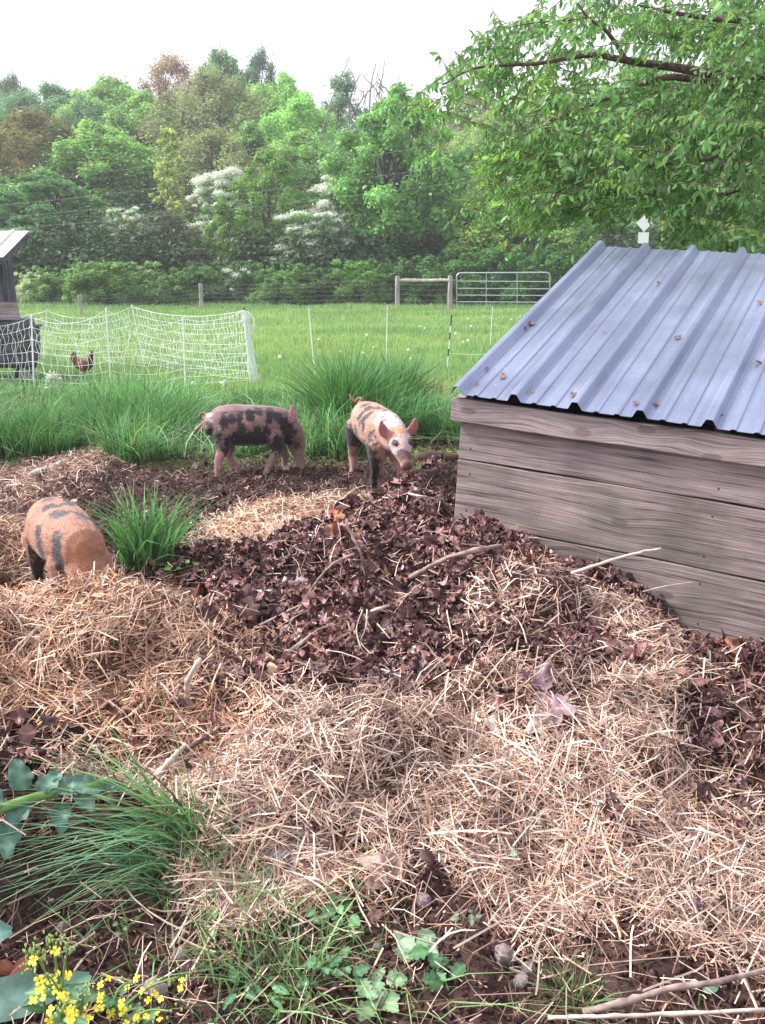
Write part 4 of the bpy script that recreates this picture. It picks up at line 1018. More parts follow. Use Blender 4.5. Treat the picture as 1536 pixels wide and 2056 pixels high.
# ------------------------------------------------------------------ hen
def hen():
    p = at_z(170, 762, 0.0)
    e = empty('hen', (p[0], p[1], h1(p[0], p[1])), 0)
    ch = [{'p': [(-.09, 0, .20, .05, .055), (-.03, 0, .185, .08, .085), (.04, 0, .18, .078, .082), (.09, 0, .20, .05, .06)]},
          {'p': [(.06, 0, .19, .06, .065), (.10, 0, .25, .042, .045), (.118, 0, .31, .03, .032), (.128, 0, .345, .026, .026), (.14, 0, .352, .022, .022)]},
          {'p': [(-.07, 0, .21, .05, .05), (-.12, 0, .27, .035, .05), (-.125, 0, .33, .022, .04), (-.11, 0, .37, .012, .018)]},
          {'p': [(-.02, 0, .15, .05, .05), (-.01, 0, .11, .035, .04), (.0, 0, .085, .015, .02)]}]
    me, V, Nn = grow(ch, .006, 5)
    nz = fbm(V[:, 0] * 40, V[:, 2] * 40 + V[:, 1] * 20, 5, 3)
    C = np.array([[.22, .07, .05]]) * (.5 + 1.0 * nz[:, None])
    f = np.clip((V[:, 0] - .02) / .05, 0, 1)[:, None]; C = lerp(C, np.array([[.075, .022, .024]]), f * .8)
    f = np.clip((V[:, 2] - .3) / .03, 0, 1)[:, None] * (V[:, 0] < 0)[:, None]; C = lerp(C, np.array([[.05, .03, .035]]), f * .8)
    C = np.concatenate([C, np.ones((len(C), 1))], 1)
    a = me.color_attributes.new('Col', 'FLOAT_COLOR', 'POINT'); a.data.foreach_set('color', C.astype(np.float32).ravel())
    me.materials.clear(); me.materials.append(vcol_mat('hen_feathers', .6, 0, 90, .4, .3, bump=.5))
    link(bpy.data.objects.new('body', me), e)
    red = noise_mat('comb_red', (.35, .02, .02), (.45, .04, .03), 20, .6, bump=0)
    mb = MB(); mb.tube([(.112, 0, .372), (.125, 0, .388), (.14, 0, .384), (.152, 0, .372)], [.004, .008, .008, .004], 6); mb.build('comb', red, e, smooth=True)
    mb = MB(); mb.tube([(.15, 0, .335), (.15, 0, .315)], [.006, .008]); mb.build('wattle', red, e, smooth=True)
    mb = MB(); mb.tube([(.155, 0, .352), (.168, 0, .349), (.182, 0, .341)], [.009, .006, .001]); mb.build('beak', noise_mat('beak_horn', (.4, .3, .15), (.5, .38, .2), 20, .5, bump=0), e)
    for s in (-1, 1):
        mb = MB(); mb.tube([(0, s * .03, .11), (-.01, s * .032, .06), (0, s * .032, .01)], [.009, .006, .006])
        for a in (-.5, 0, .5, 3.14): mb.tube([(0, s * .032, .008), (.035 * math.cos(a), s * .032 + .035 * math.sin(a), .002)], [.005, .003])
        mb.build('leg', noise_mat('shank_yellow', (.4, .28, .08), (.5, .35, .12), 20, .6, bump=0), e)
    tag(e, 'red brown hen walking behind the white netting near the wooden coop', 'hen')
hen()

# ------------------------------------------------------------------ wooden coop on a cart, left edge
def coop():
    q0 = at_z(48, 768, 0.0); Y0 = q0[1]
    def W(px, py, dy=0.0):
        p = at_y(px, py, Y0); return Vector((p[0] - q0[0], dy, p[2]))
    e = empty('chicken_coop', (q0[0], q0[1], 0))
    # tall upper body, leaning boards
    D = 1.3
    def prism(name, quad, d0, d1, mat, parent=e, bevel=.006):
        mb = MB(); n = len(quad)
        mb.add([(p[0], d0, p[2]) for p in quad] + [(p[0], d1, p[2]) for p in quad],
               [tuple(range(n)), tuple(range(2 * n - 1, n - 1, -1))] + [(i, i + n, (i + 1) % n + n, (i + 1) % n) for i in range(n)])
        return mb.build(name, mat, parent, bevel=bevel)
    # upper wall as separate upright boards
    for i in range(7):
        a = -.19 * (i + 1) + .00; b = -.19 * i - .006
        tl = W(2, 500); bl = W(14, 612)
        prism('wall_board', [Vector((bl[0] + b, 0, bl[2])), Vector((tl[0] + b, 0, tl[2] + .03)), Vector((tl[0] + a, 0, tl[2] + .03)), Vector((bl[0] + a, 0, bl[2]))], .02 + .012 * (i % 2), .05 + .012 * (i % 2), M['coopwoodv'])
    D = .35; tl = W(2, 502); bl = W(14, 612)
    prism('end_wall', [Vector((bl[0] + .004, 0, bl[2])), Vector((tl[0] + .004, 0, tl[2] + .12)), Vector((tl[0] - .03, 0, tl[2] + .12)), Vector((bl[0] - .03, 0, bl[2]))], .05, D, M['coopwoodv']); D = .75
    # corner strip
    prism('skirt_roof', [W(46, 640), W(34, 608), Vector((W(34, 608)[0] - 1.3, 0, W(34, 608)[2])), Vector((W(46, 640)[0] - 1.4, 0, W(46, 640)[2]))], -.10, -.06, M['wood'])
    mb = MB(); a = W(34, 606); b = W(46, 636)
    mb.add([(a[0] - 1.3, .02, a[2]), (a[0], .02, a[2]), (b[0] + .02, -.16, b[2]), (b[0] - 1.4, -.16, b[2]), (a[0] - 1.3, .02, a[2] - .03), (a[0], .02, a[2] - .03), (b[0] + .02, -.16, b[2] - .03), (b[0] - 1.4, -.16, b[2] - .03)],
           [(0,3,2,1),(4,5,6,7),(0,1,5,4),(1,2,6,5),(2,3,7,6),(3,0,4,7)])
    mb.build('ledge', M['barnlight'], e)
    # lower boxes
    a = W(28, 642); b = W(28, 662)
    mb = MB(); mb.box((a[0] - 1.4, -.13, b[2]), (a[0], D, a[2])); mb.build('upper_box', M['coopwood'], e, bevel=.006)
    a = W(40, 662); b = W(44, 733)
    mb = MB()
    mb.add([(a[0] - 1.8, -.12, b[2]), (b[0], -.12, b[2]), (a[0], -.12, a[2]), (a[0] - 1.8, -.12, a[2]), (a[0] - 1.8, D, b[2]), (b[0], D, b[2]), (a[0], D, a[2]), (a[0] - 1.8, D, a[2])],
           [(0,1,2,3),(7,6,5,4),(0,4,5,1),(1,5,6,2),(2,6,7,3),(3,7,4,0)])
    mb.build('lower_box', M['coopwood'], e, bevel=.006)
    mb = MB(); mb.box((a[0] - 1.8, -.17, a[2]), (a[0] + .04, D + .03, a[2] + .025)); mb.build('box_lid', M['coopwood'], e, bevel=.004)
    for px in (6, 34):
        q = W(px, 700); mb = MB(); mb.box((q[0], -.145, b[2] + .01), (q[0] + .05, -.122, a[2] - .003)); mb.build('batten', M['coopwood'], e)
    # mono-pitch ribbed roof, high at the back, sloping down towards the hen run
    tip = W(58, 464); tip = Vector(at_y(58, 464, Y0 + .45)) - Vector((q0[0], q0[1], 0)); L = 2.6; rl = 1.05
    rd = Vector((0, -.94, -.34)).normalized(); rn = Vector((0, -.34, .94)).normalized()
    mb = MB(); prof = []; xx = 0.0
    while xx < L:
        prof += [(xx, 0), (xx + .19, 0), (xx + .20, .025), (xx + .225, .025), (xx + .235, 0)]; xx += .235
    V = [tip + rd * (rl * i) + Vector((-q_[0], 0, 0)) + rn * q_[1] for i in range(2) for q_ in prof]
    n_ = len(prof); mb.add(V, [(i, i + 1, n_ + i + 1, n_ + i) for i in range(n_ - 1)])
    o = mb.build('roof', noise_mat('pale_roof_sheet', (.50, .51, .55), (.66, .67, .70), 9, .4, metal=.2, bump=0), e); sm_ = o.modifiers.new('t', 'SOLIDIFY'); sm_.thickness = .01; sm_.offset = 0
    mb = MB(); c_ = [tip + Vector((-.03, 0, -.02)), tip + rd * rl + Vector((-.03, 0, -.02)), tip + rd * rl + Vector((-.03, 0, -.10)), tip + Vector((-.03, 0, -.12))]
    mb.add(c_ + [v - Vector((.03, 0, 0)) for v in c_], [(0,1,2,3),(7,6,5,4),(0,4,5,1),(1,5,6,2),(2,6,7,3),(3,7,4,0)])
    mb.build('roof_trim', M['coopwood'], e)
    mb = MB(); c_ = [tip + Vector((-.40, -.12, -.06)), tip + rd * rl * .62 + Vector((-.40, 0, -.06)), tip + rd * rl * .62 + Vector((-.40, 0, -.5)), tip + Vector((-.40, -.12, -.6))]
    mb.add(c_ + [v - Vector((1.6, 0, 0)) for v in c_], [(0,1,2,3),(7,6,5,4),(0,4,5,1),(1,5,6,2),(2,6,7,3),(3,7,4,0)])
    mb.build('upper_wall', M['coopwoodv'], e)
    # axle, wheel and prop
    c = W(52, 752); r = .13
    wh = MB(); V = []; ns = 24
    for (rr_, yy) in [(r, -.05), (r, .03), (r * .62, .04), (r * .62, -.06)]:
        for k in range(ns): V.append((rr_ * math.cos(2 * math.pi * k / ns), yy, rr_ * math.sin(2 * math.pi * k / ns)))
    F = [(a_ * ns + k, a_ * ns + (k + 1) % ns, ((a_ + 1) % 4) * ns + (k + 1) % ns, ((a_ + 1) % 4) * ns + k) for a_ in range(4) for k in range(ns)]
    wh.add(V, F); w = wh.build('wheel', M['black'], e, bevel=.01, smooth=True); w.location = (c[0], -.02, r + .0)
    rm = MB(); rm.tube([(0, -.045, 0), (0, .025, 0)], r * .6, 16); rm.build('rim', M['wire'], w)
    mb = MB(); mb.box((c[0] - 1.6, .02, .2), (c[0] + .15, .08, .27)); mb.build('axle_beam', M['coopwood'], e)
    a = W(66, 740); mb = MB(); mb.box((a[0] - .03, -.09, -.02), (a[0] + .035, -.02, .27)); mb.build('prop', M['coopwood'], e)
    tag(e, 'weathered grey wooden chicken coop on wheels at the left edge with a metal roof', 'coop')
M['coopwoodv'] = wood_mat('upright_barn_board', (.17, .16, .21), (.04, .038, .055), .0, .6, True, True)
M['barnlight'] = wood_mat('pale_barn_board', (.42, .38, .40), (.2, .17, .19), 0, .6)
coop()

# ------------------------------------------------------------------ electric netting
def post_pts(bpx, bpy_, tpx, tpy, z=0.0):
    b = at_z(bpx, bpy_, z); b[2] = h1(b[0], b[1])
    b = np.array([b[0], b[1], b[2]]); t = at_y(tpx, tpy, b[1] + .02)
    return Vector(b), Vector(t)
NETP = {  # bottom, top in the picture
 'L': post_pts(-60, 775, -62, 655), 'A': post_pts(68, 786, 63, 636), 'B': post_pts(224, 792, 213, 622), 'C': post_pts(372, 778, 368, 640), 'D': post_pts(503, 772, 490, 622),
 'E': post_pts(291, 740, 265, 615), 'F': post_pts(86, 728, 94, 624), 'K': post_pts(-60, 715, -60, 640)}
net_e = empty('electric_netting', NETP['B'][0])
nb0 = NETP['B'][0]
for k, (b, t) in NETP.items():
    mb = MB(); mb.tube([b - nb0 - Vector((0, 0, .05)), t - nb0], [.011, .009], 8); mb.build('post', M['white'], net_e)
    mb = MB(); mb.tube([t - nb0, t - nb0 + Vector((0, 0, .025))], .012, 8); mb.build('post_cap', M['black'] if k == 'D' else M['white'], net_e)
def net(a, b, sag, spacing=.066, kink=.022, r=.0027):
    a0, a1 = NETP[a]; b0, b1 = NETP[b]; Ln = (b0 - a0).length; mb = MB()
    side = (b0 - a0).normalized()
    hs = [0.03, .15, .27, .40, .54, .70, .86, .99]
    def pt(u, v):
        lo = a0.lerp(b0, u); lo.z = h1(lo.x, lo.y) + .02
        hi = a1.lerp(b1, u); s = sag * 4 * u * (1 - u)
        return lo.lerp(hi, v) - Vector((0, 0, s * (v ** .6) * .9)) - nb0 + side * (.02 * math.sin(v * 9 + u * 40)) + Vector((0, .03 * math.sin(v * 5 + u * 17), 0))
    nseg = max(8, int(Ln / .2))
    for v in hs:
        mb.tube([pt(i / nseg, v) for i in range(nseg + 1)], r * (1.25 if v == hs[-1] else 1), 4, caps=False)
    nv = int(Ln / spacing)
    for i in range(1, nv):
        u = i / nv; ph = random.random() * 6; pts = []
        for j in range(15):
            v = .03 + .96 * j / 14
            pts.append(pt(u, v) + side * (kink * math.sin(j * 1.35 + ph) + .012 * math.sin(j * .5 + ph * 2)) + Vector((0, .015 * math.sin(j * 1.9 + ph), 0)))
        mb.tube(pts, r * 1.05, 4, caps=False)
    return mb.build('net_panel', M['cord'], net_e)
net('L', 'A', .06); net('A', 'B', .13); net('B', 'C', .14); net('C', 'D', .08); net('D', 'E', .12); net('E', 'F', .16); net('F', 'K', .05)
# gathered end of the net: spare posts and bunched cord
b, t = NETP['D']
mb = MB()
for i in range(22):
    x0 = random.uniform(-.03, .05); pts = []
    for j in range(12):
        v = 1 - j / 11
        pts.append(b.lerp(t, v) - nb0 + Vector((x0 + .06 * (1 - v) * (i / 22) * 1.6 + .018 * math.sin(j * 1.7 + i), .02 * math.sin(i * 2.1 + j), -.02)))
    mb.tube(pts, .003, 4, caps=False)
for i in range(5):
    pts = [t - nb0 + Vector((.01 + .11 * math.sin(q) * (1 + i * .06), -.02, -.02 - .14 * (1 - math.cos(q)) * (1 + i * .05))) for q in np.linspace(0, 2.6, 9)]
    mb.tube(pts, .003, 4, caps=False)
mb.build('gathered_net', M['cord'], net_e)
for dx, tx in ((.05, -.03), (.12, .0), (.10, .03)):
    mb = MB(); mb.tube([b - nb0 + Vector((dx, .03, -.02)), t - nb0 + Vector((tx, .03, -.03 - abs(tx)))], .009, 8); mb.build('spare_post', M['white'], net_e)
tag(net_e, 'white electric poultry netting strung on thin posts around the hen and coop', 'netting')
# lone step-in posts in the field
for (bx, by, tx, ty, r, lab, grp) in [(634, 768, 619, 613, .008, 'white leaning step-in post standing alone just right of the netting', 0), (775, 745, 778, 612, .007, 'thin pale step-in post upright in the middle of the field', 0), (897, 745, 907, 632, .008, 'slim step-in post with black and white bands left of the shed roof', 1), (984, 700, 989, 615, .007, 'thin pale step-in post just left of the shed roof edge below the gate', 0)]:
    b, t = post_pts(bx, by, tx, ty)
    e = empty('step_in_post', b)
    mb = MB(); mb.tube([(0, 0, -.05), t - b], [r, r * .8], 8); mb.build('shaft', M['white'], e)
    if grp:
        for f0, f1 in ((.25, .38), (.55, .68), (.8, 1.0)):
            mb = MB(); mb.tube([(t - b) * f0, (t - b) * f1], r * 1.25, 8); mb.build('black_band', M['black'], e)
    else:
        mb = MB(); mb.tube([(t - b) * .97, (t - b) * 1.0], r * 1.5, 8); mb.build('clip', M['galv'], e)
    tag(e, lab, 'fence post')
b, t = post_pts(897, 745, 907, 632)
mb = MB(); w0 = b.lerp(t, .3); mb.tube([w0 + Vector((0.12 * i, -.01 * i, -.015 * math.sin(i * .5))) for i in range(14)], .0022, 4)
tag(mb.build('hot_wire', M['cord']), 'thin white hot wire running from the banded post behind the shed', 'wire')
# yellow insulator knobs
kn = noise_mat('yellow_plastic', (.65, .55, .06), (.75, .65, .12), 10, .45, bump=0)
for px, py, r, lab in ((222, 774, .022, 'yellow plastic knob at the foot of the netting post left of centre'), (497, 760, .02, 'yellow plastic knob by the gathered end of the netting')):
    q = at_z(px, py, .1); mb = MB(); mb.ball((0, 0, 0), (r, r, r * .9)); mb.tube([(0, 0, -.14), (0, 0, 0)], .005, 6)
    o = mb.build('insulator_knob', kn, smooth=True); o.location = q + np.array([0, 0, 0]); tag(o, lab, 'insulator')

# ------------------------------------------------------------------ field fence, rails and gate
def rough_post(bpx, bpy_, topy, w, lab, grp='round wooden posts of the field fence'):
    b = at_z(bpx, bpy_, h1(*at_z(bpx, bpy_, 0)[:2])); t = at_y(bpx, topy, b[1])
    e = Vector(b); hgt = t[2] - b[2]
    mb = MB(); n = 8; mb.tube([(random.uniform(-.008, .008), 0, -.1 + (hgt + .1) * i / n) for i in range(n + 1)], [w * (1.05 - .1 * i / n) for i in range(n + 1)], 12)
    o = mb.build('fence_post', M['post'], smooth=False, bevel=.01); o.location = e
    tag(o, lab, 'fence post', grp)
    return e, hgt
P1 = rough_post(163, 632, 593, .055, 'leftmost grey fence post, short, in front of the hedge', )
P2 = rough_post(405, 619, 569, .075, 'grey fence post alone in front of the hedge left of centre')
P3 = rough_post(798, 618, 554, .085, 'left post of the two joined by a rail beside the metal gate')
P4 = rough_post(903, 622, 553, .085, 'right post of the railed pair, next to the hinge side of the metal gate')
P5 = rough_post(1112, 612, 545, .09, 'latch post at the right end of the metal gate behind the roof edge')
P6 = rough_post(1190, 612, 549, .08, 'fence post right of the gate mostly behind the shed roof')
P0 = rough_post(-60, 640, 600, .06, 'fence post beyond the coop at the far left')
def rail(a, b, fa, fb, r, lab):
    p = a[0] + Vector((.05, 0, a[1] * fa)); q = b[0] + Vector((-.05, 0, b[1] * fb)); mb = MB()
    mb.tube([Vector((0, 0, 0)).lerp(q - p, i / 6) + Vector((0, 0, random.uniform(-.01, .01))) for i in range(7)], r, 10)
    o = mb.build('fence_rail', M['post']); o.location = p; tag(o, lab, 'fence rail')
rail(P3, P4, .86, .86, .06, 'round wooden rail joining the two posts left of the metal gate')
rail(P5, P6, .90, .90, .06, 'round wooden rail on the right of the metal gate')
for (a, b) in ((P0, P1), (P1, P2), (P2, P3), (P3, P4), (P5, P6)):
    mb = MB(); A, B = a[0], b[0]; o0 = A.copy()
    for k in range(6):
        f = .12 + .16 * k
        pts = []
        for i in range(13):
            u = i / 12; p = (A + Vector((0, -.06, a[1] * f))).lerp(B + Vector((0, -.06, b[1] * f)), u); p.z -= .04 * 4 * u * (1 - u) * (.5 + .1 * k); pts.append(p - o0)
        mb.tube(pts, .0035, 4, caps=False)
    Ln = (B - A).length; nst = int(Ln / .45)
    for i in range(1, nst):
        u = i / nst; lo = (A + Vector((0, -.06, a[1] * .12))).lerp(B + Vector((0, -.06, b[1] * .12)), u); hi = (A + Vector((0, -.06, a[1] * .92))).lerp(B + Vector((0, -.06, b[1] * .92)), u)
        mb.tube([lo - o0, hi - o0 - Vector((0, 0, .03))], .002, 4, caps=False)
    o = mb.build('wire_fence', M['wire']); o.location = o0
    lab = {0: 'woven wire fence between the coop and the leftmost fence post', 1: 'woven wire fence between the two grey posts left of centre', 2: 'long woven wire fence from the left of centre post to the railed pair', 3: 'wire strung under the wooden rail beside the gate', 4: 'wire strung under the rail right of the gate'}[[(P0, P1), (P1, P2), (P2, P3), (P3, P4), (P5, P6)].index((a, b))]
    tag(o, lab, 'fence')
def gate():
    g0 = at_z(917, 618, h1(*at_z(917, 618, 0)[:2])); Y = g0[1]
    def W(px, py): p = at_y(px, py, Y); return Vector((p[0] - g0[0], 0, p[2] - g0[2]))
    e = empty('metal_gate', g0)
    a, b, c, d = W(917, 616), W(917, 548), W(1104, 547), W(1104, 619)
    r = .024; k = .14
    def corner(p, q, s, n=5):
        u1 = (p - q).normalized() * k; u2 = (s - q).normalized() * k
        return [q + u1 * (1 - math.sin(t)) + u2 * (1 - math.cos(t)) for t in np.linspace(0, math.pi / 2, n)]
    mb = MB(); pts = [a] + corner(a, b, c) + corner(b, c, d) + [d]
    mb.tube(pts, r, 10); mb.build('frame', M['galv'], e, smooth=True)
    for i, py in enumerate((564.5, 579, 592.5, 606, 617.5)):
        p = W(918, py); q = W(1103, py + 1); mb = MB(); mb.tube([p, q], r * .75, 8); mb.build('rail', M['galv'], e)
    for px in (976, 1038):
        p, q = W(px, 549), W(px, 618); mb = MB(); mb.tube([p + Vector((0, -.022, 0)), q + Vector((0, -.022, 0))], r * .6, 8); mb.build('brace', M['galv'], e)
    mb = MB(); p = W(908, 562); mb.box((p[0], -.02, p[2] - .02), (a[0] + .01, .02, p[2] + .02)); mb.build('hinge', M['wire'], e)
    mb = MB(); p = W(908, 604); mb.box((p[0], -.02, p[2] - .02), (a[0] + .01, .02, p[2] + .02)); mb.build('hinge', M['wire'], e)
    tag(e, 'galvanised tubular metal farm gate with six bars at the far side of the field', 'gate')
gate()
# road signs glimpsed through leaves
wsign = noise_mat('pale_sign_sheet', (.78, .8, .82), (.86, .87, .9), 12, .4, bump=0)
def sign(px, py, Y, lab):
    q = at_y(px, py, Y); g = h1(q[0], Y); e = empty('road_sign', (q[0], Y, g)); hz_ = q[2] - g
    mb = MB(); mb.tube([(0, .03, -.1), (0, .03, hz_ + .3)], .03, 8); mb.build('sign_post', M['galv'], e)
    s = .31; mb = MB()
    mb.add([(0, 0, hz_ - s), (s, 0, hz_), (0, 0, hz_ + s), (-s, 0, hz_), (0, -.006, hz_ - s), (s, -.006, hz_), (0, -.006, hz_ + s), (-s, -.006, hz_)],
           [(0,1,2,3),(7,6,5,4),(0,4,5,1),(1,5,6,2),(2,6,7,3),(3,7,4,0)]); mb.build('diamond_panel', wsign, e)
    mb = MB(); mb.box((-.2, -.006, hz_ - s - .42), (.2, 0, hz_ - s - .02)); mb.build('lower_panel', wsign, e)
    tag(e, lab, 'road sign')
sign(1294, 448, 36, 'white diamond road sign with a small square plate under it above the shed roof')
q = at_y(1331, 452, 37); e = empty('road_marker', (q[0], 37, h1(q[0], 37)))
og = noise_mat('orange_reflector', (.75, .27, .02), (.85, .36, .04), 10, .5, bump=0)
mb = MB(); mb.tube([(0, 0.01, -.1), (0, .01, q[2] - e.location.z)], .02, 8); mb.build('sign_post', M['galv'], e)
mb = MB(); hh = q[2] - e.location.z; mb.box((-.055, -.02, hh - .14), (.055, -.012, hh + .14)); mb.build('orange_plate', og, e)
tag(e, 'narrow orange road marker seen through leaves right of the white diamond sign', 'road sign')
# overhead lines
wy0, wy1 = 40.0, 30.0
for i, (ax, ay, bx, by, lab) in enumerate([(-200, 392, 665, 245, 'highest overhead line crossing in front of the trees'), (-200, 428, 700, 295, 'second overhead line from the top crossing the trees'), (-200, 452, 918, 306, 'third overhead line from the top crossing the dark lower trees'), (-200, 472, 918, 342, 'lowest overhead line crossing just above the white dogwoods')]):
    A = at_y(ax, ay, 39); B = at_y(bx + (bx + 200) * .6, by + (by - ay) * .6, 36 + i * .3)
    pts = [A + (B - A) * u - np.array([0, 0, .5 * 4 * u * (1 - u)]) - A for u in np.linspace(0, 1, 40)]
    mb = MB(); mb.tube(pts, .0035, 4); o = mb.build('overhead_line', M['powerline']); o.location = A; tag(o, lab, 'cable', 'overhead lines in front of the wood')

# ------------------------------------------------------------------ trees
def rdir(r):
    v = r.normal(0, 1, 3); return v / np.linalg.norm(v)
def crown_mesh(name, seed, clumps, per, leaf, flat=.6, tint=.3, droop=0.0, colmix=None):
    """clumps: list of (x,y,z,r); leaves sit through each clump, denser to its shell"""
    r = np.random.default_rng(seed); V, C = [], []
    cc = np.array(clumps); n = int(per * len(cc))
    wts = cc[:, 3] ** 2; idx = r.choice(len(cc), n, p=wts / wts.sum())
    d = r.normal(0, 1, (n, 3)); d /= np.linalg.norm(d, axis=1)[:, None]
    rad = r.random(n) ** .5 * (1 + .42 * np.abs(r.normal(0, 1, n)) * (r.random(n) < .4))
    P = cc[idx, :3] + d * (cc[idx, 3] * rad)[:, None] * np.array([1, 1, flat])
    nn = unit(d * .7 + np.array([0, 0, .6]) + r.normal(0, .55, (n, 3)))
    az = r.random(n) * 6.28; t, b = frame_from(nn, az)
    s = leaf * (.55 + .8 * r.random(n))
    tb = cc[idx, :3]; shade = (.8 + .35 * _hash((idx * 7).astype(int), idx.astype(int), seed)) * (1 + tint * r.normal(0, .45, n))
    q = np.stack([P - t * s[:, None] * .6, P + b * s[:, None] * .36 + nn * (s * .08)[:, None], P + t * s[:, None] * .7 - nn * (s * .15)[:, None], P - b * s[:, None] * .36 + nn * (s * .08)[:, None]], 1)
    V = q.reshape(-1, 3); F = np.arange(n * 4).reshape(n, 4)
    hue = r.normal(0, .06, (n, 1)); C = np.clip(np.concatenate([1 + hue * 2, np.ones((n, 1)), 1 - hue * 1.5], 1) * shade[:, None], .1, 3)
    return V, F, np.repeat(C, 4, 0)

def tree_template(seed, kind):
    """unit: 10 m high tree. returns crown (V,F,C), branch MB, blossom or None"""
    r = np.random.default_rng(seed); cl = []; mb = MB(); blossom = None
    def limb(a, b, r0, r1, n=5, bow=.4):
        a, b = np.array(a, float), np.array(b, float); w = r.normal(0, bow, 3) * np.linalg.norm(b - a) * .15
        mb.tube([a + (b - a) * u + w * math.sin(u * 3.14) for u in np.linspace(0, 1, n)], list(np.linspace(r0, r1, n)), 5, caps=False)
    if kind in ('round', 'sparse', 'maple', 'narrow', 'young'):
        ph = {'round': (.15, .5, 92, 1.0), 'sparse': (.12, .44, 84, .9), 'maple': (.08, .5, 88, 1.0), 'narrow': (.15, .24, 40, .75), 'young': (.08, .36, 58, .8)}[kind]
        base, wid, nc, cr = ph; H_ = 10.0
        if seed == 100 + 4 * 17 + 15: base = .2; nc = 110
        stems = {'round': 2, 'sparse': 3, 'maple': 4, 'narrow': 1, 'young': 1}[kind]
        tops = []
        for s in range(stems):
            a = r.random() * 6.28; off = .25 * (stems > 1)
            p0 = np.array([off * math.cos(a), off * math.sin(a), -.4]); p1 = np.array([math.cos(a) * wid * 4 * (stems > 1) * r.uniform(.3, .7), math.sin(a) * wid * 4 * (stems > 1) * r.uniform(.3, .7), 9.0 * r.uniform(.85, 1)])
            limb(p0, p1, .2, .03, 8); tops.append((p0, p1))
        for i in range(nc):
            f = (i + .5) / nc; z = base * H_ + (H_ * (1 - base)) * f * .95
            prof = math.sin(math.pi * min(1, .12 + .88 * f) ** .85) ** .7 if kind != 'narrow' else (1 - f) ** .6 * .9 + .15
            R_ = wid * H_ * prof * r.uniform(.45, 1.0); a = i * 2.4 + r.normal(0, .4)
            c = np.array([math.cos(a) * R_, math.sin(a) * R_, z + r.normal(0, .3)]); rad = cr * r.uniform(.6, 1.25) * (1.0 - .35 * f)
            cl.append((*c, rad))
            p0, p1 = tops[i % stems]; u = min(.95, max(.08, (z - 1.2) / 9.5)); limb(p0 + (p1 - p0) * u * .9, c, .06, .012, 4)
            if kind in ('sparse', 'young', 'narrow'):
                for k in range(2):
                    dd = rdir(r) * rad; limb(c - dd * .2, c + dd * .9 + np.array([0, 0, .25]), .02, .005, 3)
        per, leaf, flat = {'round': (430, .20, 1.0), 'sparse': (300, .15, 1.2), 'maple': (400, .21, .6), 'narrow': (300, .15, 1.0), 'young': (420, .19, 1.0)}[kind]
        cm = crown_mesh('c', seed, cl, per, leaf, flat)
    elif kind == 'tiered':      # thin yellow-green tree, tufts on tiered twigs
        limb((0, 0, -.3), (.1, 0, 9.6), .1, .02, 8)
        for i in range(70):
            z = 2.0 + 7.4 * (i / 70); a = r.random() * 6.28; R_ = (2.4 * (1 - (z - 2) / 8.5) ** .7 + .25) * r.uniform(.25, 1)
            c = (math.cos(a) * R_, math.sin(a) * R_, z + .2); limb((0, 0, z - .5), c, .025, .008, 3); cl.append((*c, .33 * r.uniform(.7, 1.3)))
        cm = crown_mesh('c', seed, cl, 60, .22, .5)
    elif kind == 'dogwood':
        for s in range(4):
            a = s * 1.6; limb((0, 0, -.3), (math.cos(a) * 1.6, math.sin(a) * 1.6, 6.5), .12, .03, 6)
        for i in range(54):
            z = 2.0 + 7.6 * (i / 54); a = i * 2.4; R_ = 4.3 * (1 - ((z - 4.6) / 5.6) ** 2 * .75) * r.uniform(.4, 1)
            c = (math.cos(a) * R_, math.sin(a) * R_, z); limb((0, 0, z - 1.2), c, .05, .012, 4); cl.append((*(np.array(c) + r.normal(0, .25, 3)), r.uniform(.5, 1.2)))
        cm = crown_mesh('c', seed, cl, 300, .19, .42)
        bl = [(c[0] * 1.05 + r.normal(0, .5), c[1] * 1.05 + r.normal(0, .5), c[2] + r.uniform(-.1, .4), c[3] * r.uniform(.5, 1.1)) for k, c in enumerate(cl + cl) if k % 7 != 0]
        V, F, C = crown_mesh('b', seed + 1, bl, 560, .15, .42, .05)
        blossom = (V, F, np.clip(C * np.array([[.84, .85, .80]]), 0, .86))
    elif kind == 'shrub':       # 10 wide x 10 high unit mound reaching the ground
        for i in range(60):
            a = r.random() * 6.28; R_ = 5.2 * r.random() ** .5; z = (8.6 * math.sqrt(max(0.02, 1 - (R_ / 6.4) ** 2))) * r.uniform(.12, 1) * (1 + .22 * math.sin(a * 3 + seed))
            cl.append((math.cos(a) * R_, math.sin(a) * R_, z, r.uniform(.6, 1.7)))
            if i % 2 == 0: limb((r.normal(0, .6), r.normal(0, .6), -.3), (math.cos(a) * R_, math.sin(a) * R_, z), .12, .03, 4)
        cl += [(r.uniform(-5, 5), r.uniform(-4, 4), r.uniform(6.5, 10.5), r.uniform(.3, .7)) for k in range(34)]
        cm = crown_mesh('c', seed, cl, 430, .34, 1.0, tint=.45)
    elif kind == 'dead':
        for s in range(7):
            a = r.random() * 6.28; p = np.array([.2 * math.cos(a), .2 * math.sin(a), -.3]); q = np.array([math.cos(a) * r.uniform(.3, 1.6), math.sin(a) * r.uniform(.3, 1.6), r.uniform(8, 10)])
            limb(p, q, .11, .03, 7, 1.2)
            for k in range(7):
                u = r.uniform(.5, .95); c = p + (q - p) * u; e_ = c + rdir(r) * np.array([.9, .9, .2]) * .6 + np.array([0, 0, r.uniform(.5, 1.4)]); limb(c, e_, .04, .01, 4, .8)
        cm = crown_mesh('c', seed, [(0, 0, 3, 1.0), (.5, .3, 4, .8), (-.4, 0, 5, .6)], 60, .25)
    return cm, mb, blossom

